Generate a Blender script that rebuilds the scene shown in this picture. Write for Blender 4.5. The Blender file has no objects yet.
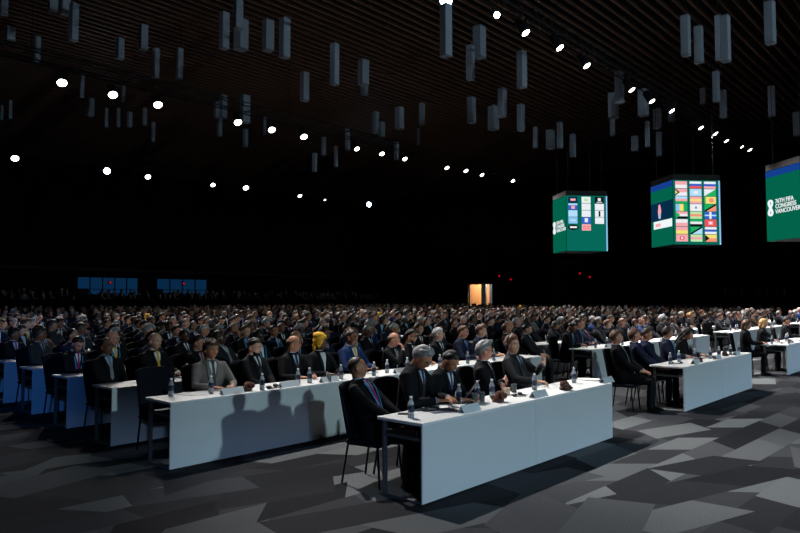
import bpy, math, random
import numpy as np
from mathutils import Vector, Matrix

random.seed(7)
R = math.radians
SC = bpy.context.scene
COL = SC.collection

# ------------------------------------------------------------------ camera
AZ, PITCH, FPX, CAMH = 42.0, 2.69, 671.0, 1.90
fw_h = Vector((math.cos(R(AZ)), math.sin(R(AZ)), 0))
rt = Vector((math.sin(R(AZ)), -math.cos(R(AZ)), 0))
fwd = (fw_h * math.cos(R(PITCH)) + Vector((0, 0, math.sin(R(PITCH))))).normalized()
upv = rt.cross(fwd)
CAM = Vector((0, 0, CAMH))
cd = bpy.data.cameras.new('camera')
cd.sensor_width = 36
cd.lens = FPX / 800 * 36
cd.clip_end = 400
cam = bpy.data.objects.new('camera', cd)
cam.matrix_world = Matrix.Translation(CAM) @ Matrix((rt, upv, -fwd)).transposed().to_4x4()
COL.objects.link(cam)
SC.camera = cam


def ray(px, py):
    return fwd + rt * ((px - 400) / FPX) + upv * ((266.5 - py) / FPX)


def at_z(px, py, z):
    d = ray(px, py)
    return CAM + d * ((z - CAMH) / d.z)


def at_y(px, py, y):
    d = ray(px, py)
    return CAM + d * (y / d.y)


def at_x(px, py, x):
    d = ray(px, py)
    return CAM + d * (x / d.x)


def at_d(px, py, dist):
    return CAM + ray(px, py) * dist


def proj(p):
    v = Vector(p) - CAM
    d = v.dot(fwd)
    if d < .1:
        return None
    return 400 + FPX * v.dot(rt) / d, 266.5 - FPX * v.dot(upv) / d, d


# ------------------------------------------------------------------ materials
def lin(c):
    return tuple(((v / 255) / 12.92 if v / 255 <= .04045 else ((v / 255 + .055) / 1.055) ** 2.4) for v in c)


MATS = {}


def mat(name, rgb, rough=.6, metal=0., noise=.12, scale=20., spec=.5, trans=0., sheen=0.):
    if name in MATS:
        return MATS[name]
    m = bpy.data.materials.new(name)
    m.use_nodes = True
    nt = m.node_tree
    b = nt.nodes['Principled BSDF']
    c = lin(rgb)
    tc = nt.nodes.new('ShaderNodeTexCoord')
    nz = nt.nodes.new('ShaderNodeTexNoise')
    nz.inputs['Scale'].default_value = scale
    nz.inputs['Detail'].default_value = 3
    mx = nt.nodes.new('ShaderNodeMix')
    mx.data_type = 'RGBA'
    mx.inputs[6].default_value = (*[v * (1 - noise) for v in c], 1)
    mx.inputs[7].default_value = (*[min(1, v * (1 + noise)) for v in c], 1)
    nt.links.new(tc.outputs['Object'], nz.inputs['Vector'])
    nt.links.new(nz.outputs['Fac'], mx.inputs[0])
    nt.links.new(mx.outputs[2], b.inputs['Base Color'])
    b.inputs['Roughness'].default_value = rough
    b.inputs['Metallic'].default_value = metal
    b.inputs['Specular IOR Level'].default_value = spec
    b.inputs['Transmission Weight'].default_value = trans
    b.inputs['Sheen Weight'].default_value = sheen
    MATS[name] = m
    return m


def emis(name, rgb, s=1.):
    if name in MATS:
        return MATS[name]
    m = bpy.data.materials.new(name)
    m.use_nodes = True
    nt = m.node_tree
    nt.nodes.remove(nt.nodes['Principled BSDF'])
    e = nt.nodes.new('ShaderNodeEmission')
    e.inputs['Color'].default_value = (*lin(rgb), 1)
    e.inputs['Strength'].default_value = s
    nt.links.new(e.outputs[0], nt.nodes['Material Output'].inputs[0])
    MATS[name] = m
    return m


def carpet():
    m = bpy.data.materials.new('mosaic_carpet')
    m.use_nodes = True
    nt = m.node_tree
    N = nt.nodes
    L = nt.links
    b = N['Principled BSDF']
    tc = N.new('ShaderNodeTexCoord')

    def math_(op, a, c=None, d=None):
        n = N.new('ShaderNodeMath')
        n.operation = op
        for i, v in enumerate((a, c, d)):
            if v is None:
                continue
            if isinstance(v, (int, float)):
                n.inputs[i].default_value = v
            else:
                L.new(v, n.inputs[i])
        return n.outputs[0]

    def layer(rot, w, h, shear, seed):
        mp = N.new('ShaderNodeMapping')
        mp.inputs['Rotation'].default_value = (0, 0, R(rot))
        mp.inputs['Location'].default_value = (seed * 1.37, seed * .71, 0)
        L.new(tc.outputs['Object'], mp.inputs['Vector'])
        sp = N.new('ShaderNodeSeparateXYZ')
        L.new(mp.outputs[0], sp.inputs[0])
        x, y = sp.outputs[0], sp.outputs[1]
        v = math_('DIVIDE', y, h)
        row = math_('FLOOR', v)
        fr = math_('FRACT', v)
        wn = N.new('ShaderNodeTexWhiteNoise')
        wn.noise_dimensions = '1D'
        L.new(math_('ADD', row, seed * 13.1), wn.inputs['W'])
        sh = math_('MULTIPLY', math_('MULTIPLY', math_('SUBTRACT', wn.outputs[0], .5), shear), math_('SUBTRACT', fr, .5))
        u = math_('ADD', math_('DIVIDE', x, w), math_('ADD', math_('MULTIPLY', wn.outputs[0], 7.3), sh))
        colm = math_('FLOOR', u)
        cb = N.new('ShaderNodeCombineXYZ')
        L.new(row, cb.inputs[0])
        L.new(colm, cb.inputs[1])
        cb.inputs[2].default_value = seed
        w2 = N.new('ShaderNodeTexWhiteNoise')
        w2.noise_dimensions = '3D'
        L.new(cb.outputs[0], w2.inputs['Vector'])
        s2 = N.new('ShaderNodeSeparateColor')
        L.new(w2.outputs['Color'], s2.inputs[0])
        return s2.outputs[0], s2.outputs[1]

    a0, a1 = layer(2, 1.0, .40, .8, 1.)
    b0, b1 = layer(17, 1.2, .5, .9, 2.)
    c0, c1 = layer(-14, 1.2, .6, 1., 3.)
    pick_b = math_('GREATER_THAN', b1, .64)
    pick_c = math_('GREATER_THAN', c1, .8)

    def mixf(f, a, c):
        n = N.new('ShaderNodeMix')
        n.data_type = 'FLOAT'
        L.new(f, n.inputs[0])
        L.new(a, n.inputs[2])
        L.new(c, n.inputs[3])
        return n.outputs[0]

    g = mixf(pick_c, mixf(pick_b, a0, b0), c0)
    cr = N.new('ShaderNodeValToRGB')
    e = cr.color_ramp.elements
    cr.color_ramp.interpolation = 'LINEAR'
    e[0].position = 0
    e[0].color = (*lin((36, 37, 41)), 1)
    e[1].position = 1
    e[1].color = (*lin((124, 129, 131)), 1)
    k = cr.color_ramp.elements.new(.32)
    k.color = (*lin((53, 54, 59)), 1)
    k = cr.color_ramp.elements.new(.7)
    k.color = (*lin((80, 82, 87)), 1)
    L.new(g, cr.inputs[0])
    nz = N.new('ShaderNodeTexNoise')
    nz.inputs['Scale'].default_value = 60
    nz.inputs['Detail'].default_value = 6
    L.new(tc.outputs['Object'], nz.inputs['Vector'])
    mx = N.new('ShaderNodeMix')
    mx.data_type = 'RGBA'
    mx.blend_type = 'MULTIPLY'
    mx.inputs[0].default_value = .55
    L.new(cr.outputs[0], mx.inputs[6])
    L.new(nz.outputs['Fac'], mx.inputs[7])
    L.new(mx.outputs[2], b.inputs['Base Color'])
    b.inputs['Roughness'].default_value = .95
    b.inputs['Specular IOR Level'].default_value = .1
    return m


# ------------------------------------------------------------------ geometry collector
class G:
    def __init__(s):
        s.v = []
        s.f = []
        s.m = []

    def add(s, vs, fs, mi=0, M=None):
        o = len(s.v)
        for v in vs:
            v = Vector(v)
            s.v.append(M @ v if M is not None else v)
        for f in fs:
            s.f.append([i + o for i in f])
            s.m.append(mi)

    def box(s, a, b, mi=0, M=None):
        x0, y0, z0 = a
        x1, y1, z1 = b
        s.add([(x0, y0, z0), (x1, y0, z0), (x1, y1, z0), (x0, y1, z0), (x0, y0, z1), (x1, y0, z1), (x1, y1, z1), (x0, y1, z1)],
              [(0, 3, 2, 1), (4, 5, 6, 7), (0, 1, 5, 4), (1, 2, 6, 5), (2, 3, 7, 6), (3, 0, 4, 7)], mi, M)

    def bbox(s, a, b, bev=.004, mi=0, M=None):
        """box with chamfered vertical and horizontal edges (rounded slab)"""
        x0, y0, z0 = a
        x1, y1, z1 = b
        rings = []
        for z, i in ((z0, bev), (z0 + bev, 0), (z1 - bev, 0), (z1, bev)):
            X0, X1, Y0, Y1 = x0 + i, x1 - i, y0 + i, y1 - i
            c = bev
            rings.append([(X0 + c, Y0, z), (X1 - c, Y0, z), (X1, Y0 + c, z), (X1, Y1 - c, z), (X1 - c, Y1, z), (X0 + c, Y1, z), (X0, Y1 - c, z), (X0, Y0 + c, z)])
        vs = [p for r in rings for p in r]
        fs = [[7, 6, 5, 4, 3, 2, 1, 0], [24 + k for k in range(8)]]
        for j in range(3):
            for k in range(8):
                fs.append([j * 8 + k, j * 8 + (k + 1) % 8, j * 8 + 8 + (k + 1) % 8, j * 8 + 8 + k])
        s.add(vs, fs, mi, M)

    def rings(s, rs, mi=0, M=None, cap=True):
        n = len(rs[0])
        vs = [p for r in rs for p in r]
        fs = []
        for j in range(len(rs) - 1):
            for k in range(n):
                fs.append([j * n + k, j * n + (k + 1) % n, (j + 1) * n + (k + 1) % n, (j + 1) * n + k])
        if cap:
            c0 = sum((Vector(p) for p in rs[0]), Vector()) / n
            c1 = sum((Vector(p) for p in rs[-1]), Vector()) / n
            vs += [c0, c1]
            a = len(vs) - 2
            for k in range(n):
                fs.append([a, (k + 1) % n, k])
                fs.append([a + 1, (len(rs) - 1) * n + k, (len(rs) - 1) * n + (k + 1) % n])
        s.add(vs, fs, mi, M)

    def lathe(s, prof, n=16, mi=0, M=None):
        s.rings([[(r * math.cos(2 * math.pi * k / n), r * math.sin(2 * math.pi * k / n), z) for k in range(n)] for r, z in prof], mi, M)

    def tube(s, pts, rad, n=8, mi=0, M=None, flat=1., ends=True):
        """tapered round-ended tube along points"""
        pts = [Vector(p) for p in pts]
        if not isinstance(rad, (list, tuple)):
            rad = [rad] * len(pts)
        rad = list(rad)
        if ends:
            d0 = (pts[0] - pts[1]).normalized()
            d1 = (pts[-1] - pts[-2]).normalized()
            p0, p1, r0, r1 = pts[0], pts[-1], rad[0], rad[-1]
            pts = [p0 + d0 * r0 * .95, p0 + d0 * r0 * .7] + pts + [p1 + d1 * r1 * .7, p1 + d1 * r1 * .95]
            rad = [r0 * .3, r0 * .72] + rad + [r1 * .72, r1 * .3]
        rs = []
        ref = None
        for i, p in enumerate(pts):
            t = (pts[min(i + 1, len(pts) - 1)] - pts[max(i - 1, 0)]).normalized()
            if ref is None:
                ref = Vector((0, 0, 1)) if abs(t.z) < .9 else Vector((0, 1, 0))
            a = t.cross(ref).normalized()
            b = a.cross(t).normalized()
            ref = b
            rs.append([p + a * (rad[i] * math.cos(2 * math.pi * k / n)) + b * (rad[i] * flat * math.sin(2 * math.pi * k / n)) for k in range(n)])
        s.rings(rs, mi, M)

    def ell(s, c, r, mi=0, M=None, nu=12, nv=8):
        c = Vector(c)
        rs = []
        for j in range(1, nv):
            ph = -math.pi / 2 + math.pi * j / nv
            rs.append([c + Vector((r[0] * math.cos(ph) * math.cos(2 * math.pi * k / nu), r[1] * math.cos(ph) * math.sin(2 * math.pi * k / nu), r[2] * math.sin(ph))) for k in range(nu)])
        s.rings(rs, mi, M)

    def mesh(s, name, smooth=False):
        me = bpy.data.meshes.new(name)
        me.from_pydata([tuple(v) for v in s.v], [], s.f)
        if s.m and max(s.m) > 0:
            me.polygons.foreach_set('material_index', s.m)
        if smooth:
            me.polygons.foreach_set('use_smooth', [True] * len(s.f))
        me.update()
        return me


def link(name, me, mats=(), parent=None, loc=None, rz=0.):
    o = bpy.data.objects.new(name, me)
    COL.objects.link(o)
    if me is not None and mats and len(me.materials) == 0:
        for m in (mats if isinstance(mats, (list, tuple)) else [mats]):
            me.materials.append(m)
    if parent is not None:
        o.parent = parent
    if loc is not None:
        o.location = loc
    if rz:
        o.rotation_euler = (0, 0, rz)
    return o


def slot(o, *ms):
    for i, m in enumerate(ms):
        if m is None:
            continue
        o.material_slots[i].link = 'OBJECT'
        o.material_slots[i].material = m


def tag(o, label, cat, group=None, kind=None):
    o['label'] = label
    o['category'] = cat
    if group:
        o['group'] = group
    if kind:
        o['kind'] = kind
    return o


def struct(name, g, mats, smooth=False):
    o = link(name, g.mesh(name, smooth), mats)
    o['kind'] = 'structure'
    return o


def clone(root, loc, rz=0., scale=1.):
    r = root.copy()
    COL.objects.link(r)
    r.location = loc
    r.rotation_euler = (0, 0, rz)
    r.scale = (scale,) * 3
    for ch in list(root.children):
        c = ch.copy()
        COL.objects.link(c)
        c.parent = r
        for gch in list(ch.children):
            d = gch.copy()
            COL.objects.link(d)
            d.parent = c
    return r


def evaluate(me, mods):
    o = bpy.data.objects.new('tmp', me)
    COL.objects.link(o)
    for kind, kw in mods:
        m = o.modifiers.new(kind, kind)
        for k, v in kw.items():
            setattr(m, k, v)
    dg = bpy.context.evaluated_depsgraph_get()
    out = bpy.data.meshes.new_from_object(o.evaluated_get(dg))
    bpy.data.objects.remove(o)
    return out


def voxel(g, name, vs, sm=2, fac=.5):
    me = evaluate(g.mesh(name), [('REMESH', dict(mode='VOXEL', voxel_size=vs, use_smooth_shade=True)),
                                 ('SMOOTH', dict(iterations=sm, factor=fac))])
    me.name = name
    me.polygons.foreach_set('use_smooth', [True] * len(me.polygons))
    return me


ORD = ['', 'first', 'second', 'third', 'fourth', 'fifth', 'sixth', 'seventh', 'eighth', 'ninth', 'tenth', 'eleventh', 'twelfth',
       'thirteenth', 'fourteenth', 'fifteenth', 'sixteenth', 'seventeenth', 'eighteenth', 'nineteenth', 'twentieth', 'twenty-first',
       'twenty-second', 'twenty-third', 'twenty-fourth', 'twenty-fifth', 'twenty-sixth', 'twenty-seventh', 'twenty-eighth', 'twenty-ninth', 'thirtieth']

# ------------------------------------------------------------------ palette
SKIN = {'fair': mat('skin_fair', (214, 160, 136), .5, noise=.06), 'pink': mat('skin_pink', (205, 140, 118), .5, noise=.06),
        'tan': mat('skin_tan', (170, 116, 88), .5, noise=.06), 'brown': mat('skin_brown', (120, 76, 56), .45, noise=.06),
        'dark': mat('skin_dark', (74, 46, 36), .4, noise=.06)}
HAIR = {'black': mat('hair_black', (22, 18, 18), .5, noise=.3, scale=60), 'dark brown': mat('hair_dark_brown', (48, 34, 27), .5, noise=.3, scale=60),
        'brown': mat('hair_brown', (92, 58, 40), .5, noise=.3, scale=60), 'grey': mat('hair_grey', (138, 138, 142), .5, noise=.2, scale=60),
        'white': mat('hair_white', (190, 188, 186), .5, noise=.12, scale=60), 'blond': mat('hair_blond', (190, 150, 98), .5, noise=.2, scale=60),
        'yellow': mat('wrap_yellow', (226, 168, 40), .8, noise=.15), 'white cloth': mat('wrap_white', (228, 228, 226), .8, noise=.05)}
SUIT = {'black': mat('suit_black', (19, 20, 24), .85, noise=.2, spec=.15), 'navy': mat('suit_navy', (24, 32, 56), .85, noise=.2, spec=.2),
        'charcoal': mat('suit_charcoal', (42, 43, 48), .85, noise=.2, spec=.2), 'grey': mat('suit_grey', (118, 112, 110), .85, noise=.15, spec=.2),
        'blue': mat('suit_blue', (24, 48, 94), .8, noise=.15, spec=.2), 'brown': mat('suit_brown', (74, 56, 46), .85, noise=.2, spec=.2)}
SHIRT = {'white': mat('shirt_white', (226, 230, 236), .8, noise=.04), 'pale blue': mat('shirt_pale_blue', (160, 186, 218), .8, noise=.05),
         'grey': mat('shirt_grey', (150, 156, 168), .8, noise=.05), 'black': mat('top_black', (24, 24, 28), .85)}
TIE = {'blue': mat('tie_blue', (38, 62, 120), .5), 'red': mat('tie_red', (150, 30, 40), .5), 'yellow': mat('tie_yellow', (226, 178, 30), .5),
       'purple': mat('tie_purple', (150, 40, 104), .5), 'dark': mat('tie_dark', (24, 28, 44), .5), 'grey': mat('tie_grey', (130, 134, 144), .5),
       'sky': mat('tie_sky', (70, 150, 200), .5)}
SHOE = mat('shoe_leather', (18, 16, 16), .3)
EYE = mat('eye_dark', (20, 14, 12), .2)
LANY = mat('lanyard_blue', (60, 140, 190), .6)
GLASS_FR = mat('glasses_frame', (24, 22, 22), .3)

# ------------------------------------------------------------------ human construction (seated, facing local -Y)
TR = [(.45, .0, .17, .125), (.52, .0, .185, .14), (.62, .0, .178, .135), (.74, .0, .172, .125), (.86, .005, .186, .125), (.96, .012, .2, .12),
      (1.03, .02, .19, .105), (1.075, .025, .135, .085), (1.11, .025, .078, .066)]
PE = 2.3


def sup(c, p=PE):
    return math.copysign(abs(c) ** (2 / p), c)


def tring(z, cy, rx, ry, n=24):
    return [Vector((rx * sup(math.cos(2 * math.pi * k / n)), cy + ry * sup(math.sin(2 * math.pi * k / n)), z)) for k in range(n)]


def yfront(x, z, off=0.):
    for a, b in zip(TR, TR[1:]):
        if a[0] <= z <= b[0]:
            t = (z - a[0]) / (b[0] - a[0])
            cy, rx, ry = (a[i] + (b[i] - a[i]) * t for i in (1, 2, 3))
            break
    else:
        cy, rx, ry = TR[-1][1:] if z > 1 else TR[0][1:]
    q = max(0., 1 - abs(x / rx) ** PE) ** (1 / PE)
    return cy - ry * q - off


def strip(g, cen, wid, off, M, mi=0, nx=4, thick=.006):
    """cloth strip following the chest; cen / wid are lists over points (x, z)"""
    rows = []
    for (x, z), w in zip(cen, wid):
        rows.append([(x + w * (k / nx - .5), z) for k in range(nx + 1)])
    vs, fs = [], []
    for o in (off, off - thick):
        for r in rows:
            for x, z in r:
                vs.append(Vector((x, yfront(x, z, o), z)))
    n = nx + 1
    h = len(rows) * n
    for j in range(len(rows) - 1):
        for k in range(nx):
            a = j * n + k
            fs.append([a, a + 1, a + n + 1, a + n])
            fs.append([h + a, h + a + n, h + a + n + 1, h + a + 1])
        fs.append([j * n, j * n + n, h + j * n + n, h + j * n])
        fs.append([j * n + nx, h + j * n + nx, h + j * n + n + nx, j * n + n + nx])
    g.add(vs, fs, mi, M)


def head_point(az, el, off=0.):
    """az 0 = front (-Y), + towards local +X; el elevation"""
    x, y, z = math.sin(az) * math.cos(el), -math.cos(az) * math.cos(el), math.sin(el)
    rx, ry, rz = .076, .095, .117
    X, Y, Z = rx * x, ry * y, rz * z
    if z < 0:
        X *= 1 - .30 * abs(z) ** 1.4
        if y > 0:
            Y *= 1 - .38 * abs(z)
        else:
            Y *= 1 + .04 * abs(z)
    else:
        X *= 1 + .05 * math.sin(math.pi * z)
        if y > 0:
            Y *= 1.08

    def bump(x0, z0, sx, sz):
        return math.exp(-((x - x0) / sx) ** 2 - ((z - z0) / sz) ** 2) if y < 0 else 0.
    Y -= .019 * bump(0, -.17, .14, .13) + .009 * bump(0, .02, .1, .18)
    Y += .010 * (bump(.38, .06, .17, .1) + bump(-.38, .06, .17, .1))
    Y -= .005 * (bump(.36, .25, .3, .09) + bump(-.36, .25, .3, .09))
    Y -= .007 * bump(0, -.5, .25, .06) - .004 * bump(0, -.42, .25, .04)
    Y -= .010 * bump(0, -.85, .25, .14)
    if off:
        n = Vector((x / rx, y / ry, z / rz)).normalized()
        X, Y, Z = X + n.x * off, Y + n.y * off, Z + n.z * off
    return Vector((X, Y, Z))


def head_geo(g, M, mi=0, nu=36, nv=26):
    rs = []
    for j in range(1, nv):
        el = -math.pi / 2 + math.pi * j / nv
        rs.append([head_point(2 * math.pi * k / nu, el) for k in range(nu)])
    g.rings(rs, mi, M)
    for sx in (-1, 1):
        g.ell((sx * .079, .008, -.008), (.011, .019, .031), mi, M, 8, 6)


def hair_mesh(style, rnd=0):
    rng = random.Random(rnd)
    key = {'short': (36, 8, -32, .010), 'side': (36, 2, -36, .015), 'receding': (58, 8, -34, .009), 'fringe': (72, 10, -32, .008),
           'crop': (40, 10, -28, .005), 'long': (32, -18, -40, .018), 'bob': (28, -24, -42, .022), 'wrap': (30, -38, -44, .020), 'curly': (32, -4, -38, .026)}[style]
    front, side, back, th = key

    def line(az):
        a = abs(math.atan2(math.sin(az), math.cos(az)))
        if a < math.pi / 2:
            t = max(0., (a - .75) / (math.pi / 2 - .75))
            t = t * t * (3 - 2 * t)
            return R(front + (side - front) * t)
        t = min(1, (a - math.pi / 2) / .9)
        return R(side + (back - side) * t)

    nu, nv = 48, 16
    vs, fs = [], []
    top = math.pi / 2
    for j in range(nv + 1):
        for k in range(nu):
            az = 2 * math.pi * k / nu
            lo = line(az)
            el = lo + (top - .02 - lo) * (j / nv)
            hi = el
            t = min(1., j / 5.)
            t = t * (2 - t)
            o = -.006 + (th + .006) * t
            if style == 'fringe':                       # bald crown: hair only as a low ring
                a = abs(math.atan2(math.sin(az), math.cos(az)))
                lim = R(22) if a > 1.2 else R(-40)
                o = -.008 if (el > lim) else -.004 + .014 * t
            if style in ('side', 'curly', 'short', 'long', 'bob'):
                o += ((rng.random() - .5) * (.016 if style == 'curly' else .005) + .0035 * math.sin(9 * az + 5 * math.cos(3 * el + az))) * t
                if style == 'side' and math.cos(az) > .2 and el > .5:
                    o += .014 * t * (.6 + .4 * math.sin(2.2 * az + .8))
            p = head_point(az, el, o)
            vs.append(p)
    for j in range(nv):
        for k in range(nu):
            fs.append([j * nu + k, j * nu + (k + 1) % nu, (j + 1) * nu + (k + 1) % nu, (j + 1) * nu + k])
    vs.append(head_point(0, top - .001, (-.008 if style == 'fringe' else th)))
    for k in range(nu):
        fs.append([nv * nu + k, nv * nu + (k + 1) % nu, len(vs) - 1])
    g = G()
    if style in ('long', 'bob', 'wrap'):
        g2 = G()
        g2.add(vs, fs)
        # inner closing so that the voxel remesh sees a solid
        g2.add([head_point(0, R(-70), -.04)], [])
        for k in range(nu):
            g2.f.append([k, len(g2.v) - 1, (k + 1) % nu])
            g2.m.append(0)
        zb = {'long': -.26, 'bob': -.13, 'wrap': -.15}[style]
        if style != 'wrap':
            for sx in (-1, 1):
                g2.tube([(sx * .075, .02, .03), (sx * .086, .03, -.06), (sx * .078, .045, zb * .75), (sx * .06, .05, zb)], [.024, .028, .026, .012], 8)
        g2.tube([(0, .07, .04), (0, .085, -.05), (0, .085, zb)], [.06, .062, .035], 12, flat=.55)
        if style == 'wrap':
            g2.ell((0, .03, .095), (.082, .095, .06))
        me = voxel(g2, 'hair', .009, 2)
        return me
    g.add(vs, fs)
    return g.mesh('hair', True)


HAIRS = {}


def hair(style):
    if style not in HAIRS:
        HAIRS[style] = hair_mesh(style, len(HAIRS))
    return HAIRS[style]


def ik(s, w, pole, a=.285, b=.265):
    d = w - s
    L = min(d.length, (a + b) * .995)
    d.normalize()
    w = s + d * L
    x = (a * a - b * b + L * L) / (2 * L)
    h = math.sqrt(max(0, a * a - x * x))
    p = (pole - d * pole.dot(d)).normalized()
    return s + d * x + p * h, w


def hand(g, w, d, n, sx, curl=18, M=None):
    d = d.normalized()
    n = (n - d * n.dot(d)).normalized()
    sd = d.cross(n).normalized()
    thumb = -sx
    # sd points to one side; the thumb side is towards the body's middle line when palms face down
    if (sd.x > 0) != (thumb > 0):
        sd = -sd
    mid = w + d * .045
    g.rings([[w + d * t + sd * (wd * math.cos(a)) + n * (th * math.sin(a)) for a in [2 * math.pi * k / 12 for k in range(12)]]
             for t, wd, th in ((-.03, .024, .020), (0, .027, .019), (.03, .036, .017), (.065, .041, .015), (.088, .040, .012), (.096, .034, .008))], 0, M)
    for i in range(4):
        base = w + d * (.084 - .004 * abs(i - 1)) + sd * (.0335 - .0225 * i)
        ln = (.066, .075, .070, .055)[i]
        q = base
        dirv = (d + sd * (.10 - .07 * i)).normalized()
        pts = [q]
        cc = curl * (.9 + .12 * i)
        for k, f in enumerate((.46, .30, .24)):
            dirv = (dirv * math.cos(R(cc * (.5 + .5 * k))) - n * math.sin(R(cc * (.5 + .5 * k)))).normalized()
            q = q + dirv * ln * f
            pts.append(q)
        g.tube(pts, [.0092, .0086, .008, .0072], 8, 0, M)
    tb = w + d * .022 + sd * .026
    td = (d * .62 + sd * .75 - n * .15).normalized()
    t2 = (d * .9 + sd * .35 - n * .2).normalized()
    g.tube([tb, tb + td * .032, tb + td * .032 + t2 * .028, tb + td * .032 + t2 * .05], [.013, .011, .0095, .008], 8, 0, M)


# pose: lean fwd deg (negative = back), twist, head (yaw toward +X, pitch down, roll), wrists R/L in body coords, poles
POSES = {
    'hands_on_desk': dict(lean=4, head=(6, 6, 0), w=((-.13, -.40, .79), (.15, -.38, .79)), ncurl=14),
    'reading': dict(lean=11, head=(-4, 34, 0), w=((-.12, -.42, .79), (.10, -.43, .79)), ncurl=24),
    'leaning_back': dict(lean=-13, head=(18, 0, 2), w=((-.12, -.27, .665), (.10, -.28, .665)), ncurl=20),
    'arms_folded': dict(lean=-3, head=(26, 4, 0), w=((.105, -.205, .86), (-.105, -.235, .82)), dirs=((1, -.12, .12), (-1, -.15, -.1)), ncurl=10),
    'chin_on_hand': dict(lean=8, head=(14, 6, 4), w=((-.035, -.30, 1.07), (.14, -.36, .79)), dirs=((.15, .45, .9), None), ncurl=42),
    'looking_left': dict(lean=2, head=(38, 3, 0), w=((-.12, -.35, .79), (.12, -.36, .79)), ncurl=16),
    'looking_right': dict(lean=-2, head=(-28, 2, 0), w=((-.09, -.27, .66), (.08, -.27, .66)), ncurl=20),
    'slouching': dict(lean=-9, head=(10, 16, -3), w=((-.07, -.28, .67), (.06, -.29, .67)), ncurl=26),
    'hand_raised': dict(lean=-6, head=(-14, 2, -10), w=((-.16, -.36, .79), (.15, -.30, 1.0)), dirs=(None, (-.45, -.3, .8)), ncurl=40),
    'writing': dict(lean=14, head=(-14, 26, 3), w=((-.06, -.43, .79), (.16, -.40, .79)), ncurl=34),
    'sleepy_tilt': dict(lean=-20, head=(30, -6, 6), w=((-.12, -.30, .67), (.07, -.30, .67)), ncurl=22),
}
BODY = {}


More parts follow.
